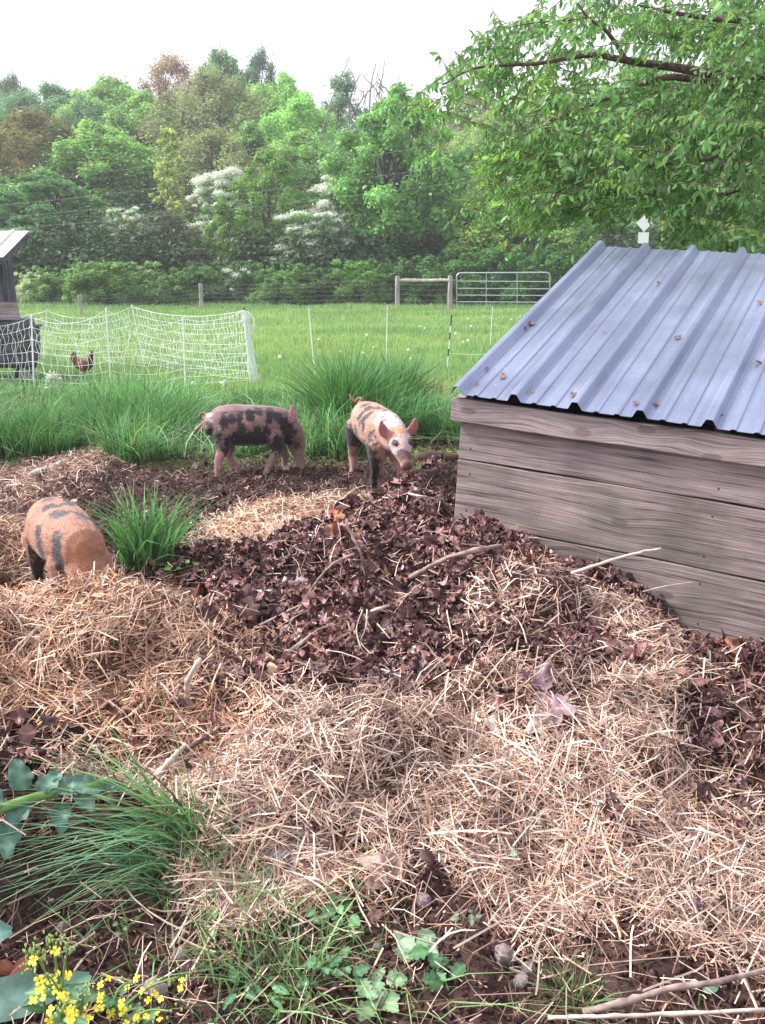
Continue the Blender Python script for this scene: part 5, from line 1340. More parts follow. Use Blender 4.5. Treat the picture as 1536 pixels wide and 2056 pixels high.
TPL = {}
_tree_no = 0
def get_tpl(kind, variant):
    key = (kind, variant)
    if key not in TPL:
        cm, mb, bl = tree_template(100 + variant * 17 + len(kind) * 3, kind)
        c = np_mesh('crown', *cm[:2], M['leaf'], C=cm[2]); COL.objects.unlink(c)
        t = mb.build('trunk', M['bark'] if kind != 'dead' else M['barklight']); COL.objects.unlink(t)
        b = None
        if bl: b = np_mesh('blossom', bl[0], bl[1], M['blossom'], C=bl[2]); COL.objects.unlink(b)
        TPL[key] = (c.data, t.data, b.data if b else None)
    return TPL[key]
def plant_tree(kind, variant, px, top, wpx, dist, color, label, name='tree', cat='tree', group=None, hdiv=10.0, wdiv=None, rz=None):
    p = at_y(px, top, dist); g = h1(p[0], dist); hgt = p[2] - g; wid = wpx * (1.18 if dist > 50 else 1.05) / FPX * dist
    w0 = wdiv or {'round': 10.6, 'sparse': 9.0, 'maple': 10.6, 'narrow': 6.0, 'young': 7.6, 'tiered': 5.2, 'dogwood': 9.6, 'shrub': 12.0, 'dead': 4.5}[kind]
    e = empty(name, (p[0], dist, g), random.random() * 6.28 if rz is None else rz)
    e.scale = (wid / w0, wid / w0, hgt / hdiv)
    cd, td, bd = get_tpl(kind, variant)
    c = bpy.data.objects.new('foliage' if kind == 'shrub' else 'crown', cd); link(c, e); c.color = (*[q * k_ * (1.5 if kind == 'shrub' else 1.0) for q, k_ in zip(color, (1.04, 1.06, .92))], 1)
    t = bpy.data.objects.new('stems' if kind == 'shrub' else 'trunk', td); link(t, e)
    if bd: link(bpy.data.objects.new('blossom', bd), e)
    return tag(e, label, cat, group)

GL = (.28, .47, .17); GM = (.19, .36, .14); GD = (.115, .255, .105); GB = (.19, .34, .22); OL = (.31, .34, .20); RD = (.40, .28, .24); YG = (.44, .54, .17); BR = (.32, .57, .19)
TREES = [
 # back row on the hill
 ('sparse', 1, 20, 150, 130, 84, (.16, .25, .17), 'pale bluish sparse tree top at the far upper left corner'),
 ('round', 1, 110, 175, 190, 82, GB, 'blue green tree top on the skyline right of the upper left corner'),
 ('round', 2, 225, 160, 230, 78, GL, 'light green rounded tree on the skyline left of the reddish one'),
 ('sparse', 2, 345, 112, 180, 80, RD, 'reddish brown budding tree at the highest part of the skyline'),
 ('round', 1, 445, 108, 150, 84, GB, 'bluish tree on the skyline just right of the reddish crown'),
 ('sparse', 1, 522, 98, 110, 86, (.10, .21, .12), 'open blue green tree reaching highest against the sky left of centre'),
 ('sparse', 3, 420, 135, 240, 70, OL, 'broad olive brown tree with twigs showing under the reddish one'),
 ('round', 2, 570, 150, 130, 78, BR, 'bright green narrow tree top right of the olive brown one on the skyline'),
 ('round', 3, 600, 195, 190, 64, BR, 'bright green domed tree below the skyline left of the sky gap'),
 ('narrow', 1, 685, 140, 130, 76, GB, 'slender blue green tree standing alone in the sky gap'),
 ('sparse', 2, 960, 185, 210, 74, OL, 'olive tree top behind the big maple on the right skyline'),
 ('round', 1, 1090, 170, 260, 72, YG, 'tall yellow green tree behind the hanging branches'),
 ('round', 3, 1290, 130, 320, 70, GM, 'tall green tree behind the hanging branches above the middle of the shed'),
 ('round', 2, 1520, 90, 340, 70, GD, 'tall dark tree at the upper right behind the hanging branches'),
 ('round', 3, -110, 190, 260, 76, GM, 'green tree on the skyline cut by the left picture edge'),
 ('round', 2, 290, 190, 200, 72, GL, 'soft green tree filling behind the olive tree left of the skyline peak'),
 ('sparse', 1, 165, 195, 170, 74, GB, 'hazy green tree between the light green skyline trees at left'),
 ('round', 1, 520, 175, 170, 74, GL, 'soft green crown joining the bluish and bright green trees'),
 ('sparse', 2, 40, 185, 150, 80, GB, 'hazy tree on the skyline near the left picture edge'),
 ('young', 1, 640, 215, 120, 70, GL, 'small light green crown left of the sky gap'),
 ('round', 2, 1010, 215, 200, 66, (.30, .42, .16), 'pale spring green tree right of the big maple top'),
 # middle rows
 ('sparse', 3, 60, 215, 260, 60, (.22, .20, .09), 'orange tinged olive tree at the left side of the wood'),
 ('round', 3, 190, 250, 250, 58, GL, 'light green tree between the orange tinged tree and the dark gap'),
 ('round', 1, 290, 300, 200, 62, GD, 'dark green tree in the gap behind the thin yellow tree'),
 ('tiered', 1, 335, 248, 80, 52, YG, 'thin yellow green tree with tiered tufts left of centre'),
 ('sparse', 1, 430, 260, 230, 56, OL, 'greyish olive twiggy tree right of the thin yellow tree'),
 ('young', 2, 505, 250, 170, 60, GM, 'mid green tree behind the bright young tree at centre'),
 ('round', 2, 600, 265, 200, 57, GL, 'light green round tree below the sky gap above the white blossom'),
 ('sparse', 3, 700, 250, 140, 60, GB, 'grey green tree between the sky gap and the big maple'),
 ('sparse', 1, 820, 330, 200, 60, GM, 'sparse green tree partly behind the big maple'),
 ('round', 1, 960, 300, 220, 58, GM, 'green tree right behind the big maple'),
 ('round', 3, 1180, 300, 260, 60, GM, 'green tree filling behind the low hanging branches'),
 ('round', 1, 1400, 280, 300, 56, GD, 'dark green tree behind the hanging foliage above the right of the roof'),
 ('round', 2, 1600, 300, 300, 52, GM, 'green tree at the right edge behind the hanging foliage'),
 ('round', 2, -80, 330, 260, 52, GM, 'green tree behind the coop roof at the left edge'),
 # front row
 ('maple', 1, 85, 345, 280, 46, GD, 'dark green maple with layered boughs behind the coop roof'),
 ('dogwood', 1, 242, 412, 100, 45, GM, 'small white flowering dogwood right of the dark maple at left'),
 ('sparse', 2, 325, 425, 200, 43, (.13, .14, .10), 'grey brown twiggy thicket tree right of the small left dogwood'),
 ('dogwood', 2, 440, 340, 130, 47, GM, 'white flowering dogwood with layered sprays left of the bright young tree'),
 ('young', 1, 535, 292, 170, 44, (.19, .34, .09), 'bright spring green young tree in front of the wood at centre'),
 ('young', 3, 445, 400, 90, 42, (.19, .32, .09), 'small bright green sapling tree beside the bright young tree'),
 ('young', 2, 635, 390, 120, 45, GL, 'light green young tree between the bright tree and the big dogwood'),
 ('dogwood', 3, 625, 425, 150, 42, GM, 'low spreading white dogwood left of the twin tall trunks'),
 ('dogwood', 1, 680, 345, 150, 44, GM, 'largest white flowering dogwood right against the tall maple'),
 ('maple', 4, 800, 172, 290, 43, (.21, .42, .14), 'big green maple with several tall trunks right of centre'),
 ('sparse', 1, 925, 330, 170, 49, GM, 'loose green tree at the right shoulder of the big maple'),
 ('dogwood', 2, 935, 310, 130, 53, GM, 'white dogwood showing through gaps right of the big maple'),
 ('young', 1, 1015, 270, 210, 41.5, (.40, .56, .17), 'yellow green tree left of the hanging branches above the gate'),
 ('maple', 1, 1100, 375, 230, 41.5, (.27, .42, .12), 'yellowish low boughed tree over the metal gate'),
 ('maple', 2, 1230, 370, 200, 45, GM, 'low green tree behind the white road sign'),
 ('maple', 1, 1400, 380, 220, 47, (.11, .2, .05), 'green tree just above the roof near the right edge'),
 ('maple', 2, 1580, 360, 240, 44, GM, 'green tree beyond the hut at the right picture edge'),
]
for t in TREES: plant_tree(*t)
plant_tree('dead', 1, 748, 108, 100, 62, (.1, .1, .1), 'bare dead tree rising above the maple against the sky', name='dead_tree')
SHRUBS = [
 (65, 548, 75, 38.5, (.34, .38, .30), 'silvery pale shrub beside the coop at the left end of the hedge'),
 (110, 535, 120, 38, (.13, .22, .09), 'light green shrub right of the silvery one in the hedge'),
 (185, 528, 130, 37.5, (.14, .24, .08), 'pale leaved shrub behind the leftmost fence post'),
 (262, 528, 120, 38, (.15, .25, .10), 'rounded pale green shrub between the first two fence posts'),
 (340, 538, 110, 37.5, (.10, .18, .07), 'darker shrub left of the second fence post'),
 (415, 535, 120, 38.5, (.09, .18, .06), 'green shrub directly behind the second fence post'),
 (478, 525, 90, 38, (.08, .14, .07), 'dull shrub dotted with white flowers right of the second post'),
 (565, 530, 130, 37.5, (.11, .21, .07), 'bushy green shrub in the hedge below the bright young tree'),
 (640, 540, 110, 38, (.08, .14, .06), 'dark shrub in the hedge below the spreading dogwood'),
 (715, 525, 120, 37.8, (.10, .20, .06), 'green shrub at the foot of the twin trunks'),
 (790, 520, 120, 38.2, (.07, .15, .05), 'dark shrub behind the left railed post'),
 (860, 515, 130, 38, (.07, .15, .05), 'dark leafy shrub behind the wooden rail'),
 (950, 500, 150, 38.5, (.07, .16, .05), 'dark shrub behind the left half of the gate'),
 (1050, 495, 150, 38.2, (.06, .15, .05), 'dark shrub behind the right half of the gate'),
 (1150, 490, 150, 38.6, (.06, .15, .05), 'dark shrub right of the gate behind the roof edge'),
 (1260, 500, 160, 44, (.06, .14, .05), 'dark shrub behind the white road sign'),
 (1400, 480, 180, 42, (.06, .14, .05), 'dark shrub just above the roof toward the right'),
 (1540, 480, 180, 42, (.06, .14, .05), 'dark shrub above the roof at the right edge'),
 (-40, 545, 130, 39, (.10, .18, .07), 'green shrub behind the coop at the left edge'),
 (230, 470, 170, 43, (.05, .11, .045), 'dark brush at the foot of the small left dogwood'),
 (400, 500, 170, 42, (.11, .13, .09), 'greyish brush between the thicket tree and the bright tree'),
 (560, 480, 170, 43, (.07, .13, .05), 'dark brush at the foot of the bright young tree'),
 (690, 480, 170, 42, (.07, .11, .06), 'dark brush at the foot of the largest dogwood'),
 (850, 470, 170, 42, (.05, .12, .045), 'dark brush under the big maple'),
]
for i, (px, top, w, d, c, lab) in enumerate(SHRUBS):
    plant_tree('shrub', 1 + i % 3, px, top, w, d, c, lab, name='shrub', cat='shrub', hdiv=10.4)
# undergrowth filling the wood floor
r_ = np.random.default_rng(3); cl = []
for i in range(520):
    Y = 40 + 48 * r_.random(); X = (r_.random() * 2 - 1) * (.5 * Y + 3)
    cl.append((X, Y, h1(X, Y) + r_.uniform(.2, 2.2), r_.uniform(.9, 2.0)))
V, F, C = crown_mesh('u', 77, cl, 330, .19, .8)
tag(np_mesh('undergrowth', V, F, vcol_mat('undergrowth_leaf', .6, .2, 1, .3, .2), C=C * np.array([[.055, .11, .045]])), 'dark leafy undergrowth covering the floor of the wood', 'undergrowth', kind='stuff')
# far-off wood closing the view beyond the hill
cl = []
for i in range(420):
    Y = 96 + 30 * r_.random(); X = (r_.random() * 2 - 1) * 75
    cl.append((X, Y, h1(X, Y) + r_.uniform(0, 4.5), r_.uniform(2, 3.6)))
V, F, C = crown_mesh('u', 78, cl, 90, .9, .8)
tag(np_mesh('far_wood', V, F, M['blossom'], C=C * np.array([[.09, .16, .09]])), 'far-off woodland behind the hill', 'wood', kind='stuff')
sh = [o for o in bpy.data.objects if o.get('label', '').startswith('dull shrub dotted')][0]
V, F, C = crown_mesh('b', 5, [(-2, -4.2, 8.3, 1.2), (0, -4.6, 7.2, 1.3), (1.8, -4.4, 8.6, .9), (-1, -5, 3.8, .7), (3, -4.2, 8, .7)], 120, .22, .5)
sh.rotation_euler = (0, 0, 0)
np_mesh('blossom', V, F, M['blossom'], sh, C=np.clip(C * np.array([[.8, .8, .76]]), 0, .86))

# ------------------------------------------------------------------ near tree hanging over the hut
def scatter2(name, V, F, P, t, nn, S, C, mat, parent=None):
    b = np.cross(nn, t)
    W = P[:, None, :] + (t[:, None, :] * V[None, :, 0:1] + b[:, None, :] * V[None, :, 1:2] + nn[:, None, :] * V[None, :, 2:3]) * S[:, None, None]
    FF = (F[None] + (np.arange(len(P)) * len(V))[:, None, None]).reshape(-1, F.shape[1])
    return np_mesh(name, W.reshape(-1, 3), FF, mat, parent, C=np.repeat(C, len(V), 0), smooth=True)
LV = np.array([[0, 0, 0], [.22, .13, .02], [.22, -.13, .02], [.22, 0, -.015], [.5, .19, .02], [.5, -.19, .02], [.5, 0, -.035], [.78, .12, -.02], [.78, -.12, -.02], [.78, 0, -.065], [1, 0, -.15]])
LF = np.array([(0, 3, 1), (0, 2, 3), (1, 3, 6), (1, 6, 4), (3, 2, 5), (3, 5, 6), (4, 6, 9), (4, 9, 7), (6, 5, 8), (6, 8, 9), (7, 9, 10), (9, 8, 10)])
TB = Vector((5.3, 8.3, 0))
near_tree = empty('overhanging_tree', TB)
def near_part():
    r = np.random.default_rng(12)
    def W(px, py, Y): p = at_y(px, py, Y); return Vector(p) - TB
    br = MB()
    br.tube([(0, 0, -.2), (.05, 0, 1.2), (-.1, -.05, 2.6), (0, 0, 4.2), (.15, .1, 6.2)], [.24, .2, .17, .13, .07], 10)
    main = [(-.1, -.05, 2.4), W(1760, 200, 7.8), W(1600, 160, 7.5), W(1450, 150, 7.2), W(1342, 133, 7), W(1290, 126, 7), W(1240, 118, 6.9), W(1195, 110, 6.9), W(1140, 116, 6.9), W(1085, 127, 6.8), W(1020, 131, 6.8), W(950, 138, 6.7), W(890, 170, 6.6)]
    br2 = []
    def limb(pts, r0, r1, m=None):
        P = catmull(pts, 4); n = len(P); (m or limbs).tube(P, [r0 + (r1 - r0) * (i / (n - 1)) ** .8 for i in range(n)], 7)
    limbs = MB(); limb(main, .048, .005)
    limb([W(1255, 119, 6.9), W(1242, 95, 6.9), W(1215, 60, 6.85), W(1180, 35, 6.8), W(1160, 5, 6.8)], .022, .006)
    limb([W(1180, 36, 6.8), W(1130, 42, 6.8), W(1070, 46, 6.8), W(1000, 60, 6.8)], .008, .003)
    limb([(-.1, -.05, 2.1), W(1700, 150, 8.0), W(1480, 170, 7.8), W(1360, 155, 7.6), W(1300, 165, 7.5), W(1260, 185, 7.5), W(1225, 196, 7.4), W(1150, 230, 7.3), W(1080, 290, 7.2)], .045, .004)
    limb([(0, 0, 1.7), W(1720, 250, 7.6), W(1540, 268, 7.2), W(1480, 300, 7.1), W(1430, 318, 7.0), W(1330, 330, 7), W(1200, 350, 6.9), W(1090, 400, 6.8)], .04, .004)
    limb([(0, 0, 1.5), W(1740, 340, 7.6), W(1600, 350, 7.6), W(1420, 400, 7.8), W(1280, 420, 7.8)], .03, .004)
    limb([(.1, .05, 4.5), W(1700, 20, 7.4), W(1500, 40, 7.2), W(1380, 30, 7), W(1280, 10, 6.8)], .05, .006)
    br.build('trunk', M['bark'], near_tree, smooth=True)
    limbs.build('branches', M['twigdark'], near_tree, smooth=True)
    blobs = [(872, 205, 45, 32, 15), (930, 150, 45, 35, 16), (975, 95, 45, 35, 15), (1050, 150, 70, 35, 22), (1040, 60, 55, 30, 12), (1130, 45, 70, 40, 22), (1125, 170, 60, 30, 16), (1110, 235, 90, 40, 36), (1060, 290, 55, 45, 26),
             (990, 330, 38, 55, 13), (1010, 400, 30, 40, 9), (1060, 420, 45, 45, 16), (1100, 330, 70, 60, 36), (1200, 330, 90, 70, 60), (1260, 170, 90, 35, 18), (1210, 240, 70, 35, 30), (1280, 440, 90, 30, 16), (1400, 460, 110, 25, 36), (1500, 455, 60, 25, 24), (1120, 395, 60, 40, 20), (1020, 300, 60, 50, 16), (1360, 300, 120, 90, 60), (1200, 110, 110, 50, 14), (1220, 15, 80, 28, 16), (1350, 50, 90, 50, 55), (1490, 70, 80, 80, 95), (1400, 220, 110, 70, 90), (1510, 250, 70, 100, 90),
             (1350, 372, 70, 45, 40), (1440, 425, 100, 42, 62), (1200, 405, 40, 22, 12), (1150, 380, 50, 35, 14), (1300, 290, 80, 60, 60), (1530, 400, 60, 60, 45), (1660, 180, 90, 160, 110), (1350, -70, 200, 45, 50), (1560, -80, 140, 50, 50), (1680, 380, 80, 80, 40)]
    tw = MB(); P, T, S, C = [], [], [], []
    for (bx, by, rx, ry, n) in blobs:
        for i in range(int(n * (1.0 if bx < 1180 else 1.5))):
            a, q = r.random() * 6.28, r.random() ** .5
            px, py = bx + rx * q * math.cos(a), by + ry * q * math.sin(a)
            if abs(px - 1300) < 62 and 405 < py < 500: continue
            right = min(1, max(0, (px - 900) / 600))
            Y = 7.0 + r.normal(0, .3 + .8 * right) + 1.3 * right
            s = np.array(W(px, py, Y)); L_ = r.uniform(.28, .6)
            az = r.normal(math.pi, 1.3); d = np.array([math.cos(az), math.sin(az) * .8, r.normal(-.05, .45)]); d /= np.linalg.norm(d)
            pts = [s + d * L_ * (u - .5) + np.array([0, 0, -.12 * L_ * u * u * 2]) for u in np.linspace(0, 1, 5)]
            tw.tube(pts, [.0035, .003, .0025, .002, .0012], 4, caps=False)
            nl = int(L_ * 46); tint = r.uniform(.75, 1.25); yel = r.random() < .16
            for k in range(nl):
                u = (k + .5) / nl; j = u * 4; i0 = int(j); c = pts[i0] * (1 - (j - i0)) + pts[min(4, i0 + 1)] * (j - i0)
                sd = 1 if k % 2 else -1; side = np.cross(d, [0, 0, 1]) * sd
                t = side * r.uniform(.2, .8) + d * r.uniform(.0, .6) + np.array([0, 0, -r.uniform(.1, 1.2)]) + r.normal(0, .3, 3)
                P.append(c); T.append(t); S.append(r.uniform(.042, .078)); cc = np.array([.26, .43, .11]) if yel else np.array([.145, .295, .10])
                C.append(cc * tint * r.uniform(.75, 1.25))
    tw.build('twigs', M['twigdark'], near_tree)
    P, T, S, C = map(np.array, (P, T, S, C)); T = unit(T)
    nn = r.normal(0, 1, T.shape) + np.array([0, -.3, .6]); nn = unit(nn - T * (nn * T).sum(1)[:, None])
    scatter2('foliage', LV, LF, P, T, nn, S, C, M['nearleaf'], near_tree)
    tag(near_tree, 'leafy tree whose drooping branches hang over the hut at the upper right', 'tree')
near_part()

# ------------------------------------------------------------------ sticks and single leaves on the pile
def stick(pts, r0, r1, mat, lab, name='stick', twigs=(), knob=True):
    """pts: (px,py,lift above the ground)"""
    W = []
    for px, py, l in pts:
        if l > 1: W.append(Vector(at_y(px, py, l))); continue
        g = G(px, py); d = ray(px, py); l = l + .028
        if l:
            t = (g[2] + l - CAMH) / d[2]; g = np.array([d[0] * t, d[1] * t, g[2] + l])
        W.append(Vector(g) + Vector((0, 0, r0 * .8)))
    o0 = W[0].copy(); P = catmull([w - o0 for w in W], 6); n = len(P)
    mb = MB(); rr_ = [(r0 + (r1 - r0) * i / (n - 1)) * (1 + random.uniform(-.12, .12) + (.35 if knob and random.random() < .12 else 0)) for i in range(n)]
    mb.tube([p + Vector((random.uniform(-1, 1), 0, random.uniform(-1, 1))) * r0 * .25 for p in P], rr_, 7)
    o = mb.build(name, mat, smooth=True); o.location = o0
    for (i, dx, dy, dz) in twigs:
        m2 = MB(); q = P[int(i * (n - 1))]; m2.tube([q, q + Vector((dx, dy, dz)) * .5 + Vector((0, 0, .01)), q + Vector((dx, dy, dz))], [r1 * .8, r1 * .6, r1 * .3], 5); m2.build('side_twig', mat, o)
    return tag(o, lab, 'stick')
stick([(1065, 1173, 3.17), (1120, 1160, 3.18), (1190, 1137, 3.19), (1260, 1115, 3.2), (1328, 1101, 3.21)], .0075, .0055, M['twigpale'], 'long pale peeled stick sticking up in front of the shed planks', twigs=[(.8, .01, 0, -.02), (.55, .0, 0, -.012)])
stick([(822, 1163, .01), (880, 1132, .02), (950, 1110, .02), (1030, 1098, .02), (1110, 1100, .03)], .010, .008, M['twig'], 'thick grey brown branch lying across the leaf pile left of the shed')
stick([(1095, 1098, .03), (1150, 1106, .03), (1220, 1128, .03), (1262, 1152, .02), (1290, 1175, .0)], .011, .007, M['twig'], 'thick curved branch lying on leaves along the shed wall')
stick([(694, 1052, .12), (712, 1088, .10), (726, 1118, .07), (734, 1150, .04), (733, 1185, .0)], .007, .006, M['twigdark'], 'dark upright bent twig standing in the middle of the leaf pile')
stick([(712, 1114, .08), (668, 1135, .09), (640, 1165, .06), (612, 1205, .04), (585, 1250, .03), (545, 1300, .02), (520, 1340, 0)], .0055, .004, M['twig'], 'long curved springy twig arching down the left side of the leaf pile')
stick([(566, 1326, .0), (600, 1300, .01), (650, 1265, .0)], .011, .009, M['twig'], 'short thick stick poking out of the dark hollow')
stick([(402, 1326, .06), (385, 1352, .05), (376, 1378, .03), (376, 1402, 0)], .007, .009, M['twigpale'], 'knobbly whitish stick standing in straw right of the left heap')
stick([(786, 985, .0), (830, 995, .02), (868, 1003, .02), (902, 1016, .0)], .006, .004, M['twigpale'], 'thin pale forked twig lying in front of the forward walking pig', twigs=[(.3, .03, 0, .06), (.6, -.06, -.04, -.01)])
stick([(498, 1192, .01), (546, 1190, .01)], .008, .008, M['twigpale'], 'short straight peeled stick on the left of the leaf pile')
stick([(512, 1262, .01), (560, 1238, .02), (606, 1214, .01)], .005, .004, M['twigpale'], 'thin straight pale twig on the left slope of the leaf pile')
stick([(1170, 2036, .0), (1260, 2015, .01), (1340, 1990, .01), (1440, 1975, .02), (1560, 1948, .01)], .0075, .006, M['twig'], 'grey branch lying on soil at the lower right corner')
stick([(1100, 2046, .0), (1200, 2044, .01), (1320, 2040, .01), (1540, 2030, .01)], .005, .004, M['twigpale'], 'thin pale twig along the bottom edge at the right')
stick([(1290, 1188, 3.18), (1340, 1176, 3.18), (1395, 1168, 3.19)], .0025, .0015, M['twigpale'], 'very thin twig standing out against the lower shed plank')
stick([(62, 958, .02), (95, 946, .03), (122, 935, .02)], .022, .015, M['twigpale'], 'pale weathered branch piece on the left bank of the yard')
stick([(375, 1510, .0), (405, 1490, .01), (440, 1468, 0)], .009, .006, M['twigdark'], 'dark short stick below the left heap')
stick([(1270, 1150, .02), (1310, 1180, .03), (1345, 1192, .0)], .008, .005, M['twig'], 'brown stick half buried in leaves beside the pale peeled stick')
stick([(318, 1560, .0), (345, 1530, .02), (372, 1500, .0)], .010, .008, M['twigpale'], 'flat pale splinter in the straw below the left heap')
stick([(745, 1230, .02), (770, 1222, .01), (800, 1215, .01)], .006, .005, M['twigpale'], 'short stub of twig beside the hanging roots')
for i, (pts, lab) in enumerate([([(728, 1225, .03), (716, 1265, .03), (724, 1300, .01), (736, 1315, 0)], 'pale root hanging into the hollow, left one'), ([(737, 1225, .03), (735, 1260, .03), (725, 1290, .01), (742, 1312, 0)], 'pale root hanging into the hollow, right one')]):
    stick(pts, .003, .002, M['twigpale'], lab, name='root', knob=False)
def big_leaf(px, py, s, col, lab, k=0, tilt=.4, lift=.02, az=0.0, mat=None, name='dead_leaf'):
    g = G(px, py); V, F = LT[k]
    nn = np.array([[.3 * math.sin(az * 2), -tilt, 1.0]]); nn = unit(nn); t, b = frame_from(nn, np.array([az]))
    Vl = (t[0][None] * V[:, 0:1] + b[0][None] * V[:, 1:2] + nn[0][None] * V[:, 2:3] * .6) * s
    o = np_mesh(name, Vl, F, mat or M['deadleaf'], C=np.repeat(np.array([col]), len(V), 0), smooth=True); o.location = g + np.array([0, -.0, lift])
    return tag(o, lab, 'leaf')
big_leaf(765, 1772, .085, (.50, .33, .28), 'large pinkish tan dead leaf at the lower edge of the straw', 4, .7, .03, .3)
big_leaf(992, 1478, .06, (.66, .56, .48), 'bright cream leaf scrap on straw right of the centre', 1, .5, .03, 1.0)
big_leaf(1085, 1382, .10, (.20, .13, .15), 'purplish curled leaf on pale chips below the dark patch', 2, .4, .03, .5)
big_leaf(1110, 1450, .11, (.24, .16, .18), 'large mauve dead leaf lying in pale chips', 0, .5, .03, 2.0)
big_leaf(1085, 1488, .07, (.62, .50, .42), 'pale tan leaf just under the large mauve leaf', 4, .5, .03, 1.2)
big_leaf(826, 1342, .065, (.60, .47, .40), 'light tan pointed leaf near the centre of the pile', 3, .9, .03, 1.2)
big_leaf(517, 1216, .075, (.58, .42, .35), 'pale star shaped leaf on the left slope of the leaf pile', 0, .6, .02, .4)
big_leaf(601, 1190, .075, (.33, .24, .27), 'lilac grey dead leaf left of the bent twig', 2, .6, .03, 2.4)
big_leaf(676, 1066, .07, (.36, .14, .075), 'orange brown leaf hanging at the top of the upright twig', 6, 1.4, .07, 1.9)
big_leaf(667, 1088, .06, (.34, .15, .09), 'rust coloured leaf under the orange brown one at the upright twig', 1, 1.2, .05, .9)
big_leaf(830, 1250, .06, (.62, .52, .36), 'straw coloured flat chip at the right of the hollow', 4, .5, .03, .6)
big_leaf(562, 1765, .07, (.27, .25, .32), 'grey leaf at the edge of the green weeds lower centre', 1, .8, .03, .1)
big_leaf(1357, 1200, .06, (.45, .28, .23), 'pinkish leaf at the top of the litter against the shed', 5, .9, .04, .8)
big_leaf(370, 1415, .09, (.19, .12, .13), 'dark curled leaf under the whitish knobbly stick', 6, .4, .03, .2)
big_leaf(905, 1100, .07, (.30, .2, .19), 'dusty mauve leaf on the crest of the leaf pile', 5, .5, .03, 2.2)
# chewed pale scraps
for px, py, s, lab in ((537, 1350, .035, 'upper of two creamy chewed scraps on the dark leaves'), (546, 1376, .03, 'lower of two creamy chewed scraps on the dark leaves')):
    g = G(px, py); mb = MB(); Mx = Matrix.Rotation(.5, 3, 'Y') @ Matrix.Rotation(.4, 3, 'X')
    mb.box((-s * .45, -.006, -s), (s * .45, .006, s), Mx); mb.box((-s * .7, -.004, s * .3), (s * .1, .012, s * .9), Mx)
    o = mb.build('chewed_scrap', noise_mat('cream_hide', (.60, .45, .27), (.74, .60, .40), 30, .6), bevel=.004); o.location = g + np.array([0, 0, .035]); tag(o, lab, 'scrap')
# log and board pieces in the yard
g = G(880, 925); mb = MB(); mb.tube([(-.16, .05, 0), (-.05, .01, .01), (.07, 0, .005), (.18, -.03, -.01)], [.035, .045, .044, .034], 10)
o = mb.build('log', noise_mat('rotten_log', (.04, .024, .022), (.10, .06, .052), 12, .95, bump=.8), smooth=True); o.location = g + np.array([0, .0, .02]); tag(o, 'short rotten log behind the forward walking pig against the grass', 'log')
g = G(368, 893); mb = MB(); mb.box((-.1, -.02, -.008), (.1, .03, .015), Matrix.Rotation(.35, 3, 'Y')); o = mb.build('board_scrap', M['wood'], bevel=.005); o.location = g + np.array([0, 0, .05]); tag(o, 'pinkish brown board scrap in grass left of the side-on pig', 'board')
# crumpled clear bottle behind the walking pig
g = G(694, 905)
pb, nt, p = new_mat('clear_plastic'); p.inputs['Base Color'].default_value = (.8, .84, .88, 1); p.inputs['Roughness'].default_value = .12; p.inputs['Transmission Weight'].default_value = .35; p.inputs['Specular IOR Level'].default_value = .8
mb = MB(); mb.tube([(0, 0, 0), (.02, 0, .005), (.06, 0, .01), (.09, 0, 0), (.13, .01, .008), (.155, .01, .0), (.17, .01, 0)], [.03, .036, .03, .036, .031, .016, .013], 9)
o = mb.build('plastic_bottle', pb); o.location = g + np.array([-.03, 0, .045]); o.rotation_euler = (.4, -.35, .4); tag(o, 'crumpled clear plastic bottle lying behind the hind leg of the walking pig', 'bottle')
mb = MB(); mb.tube([(.171, .01, 0), (.183, .01, 0)], .0145, 10); mb.build('cap', M['white'], o)
# brown straw tuft in the field
x = np.array([860.]); q = at_z(858, 792, .0); n = 500
a = rng.random(n) * 6.28; r0 = .17 * rng.random(n) ** .6
o = grass_set('dry_tuft', q[0] + np.cos(a) * r0 * 1.3, q[1] + np.sin(a) * r0, H(q[0] + np.cos(a) * r0, q[1] + np.sin(a) * r0), .06 + .14 * rng.random(n), .006 + .004 * rng.random(n), (0, 0, 0), np.array([[.22, .12, .09]]) * (.6 + .7 * rng.random((n, 1))), mat=M['litter'], spread=1.1)
tag(o, 'brown dried tuft of old hay in grass left of the shed roof corner', 'hay tuft')
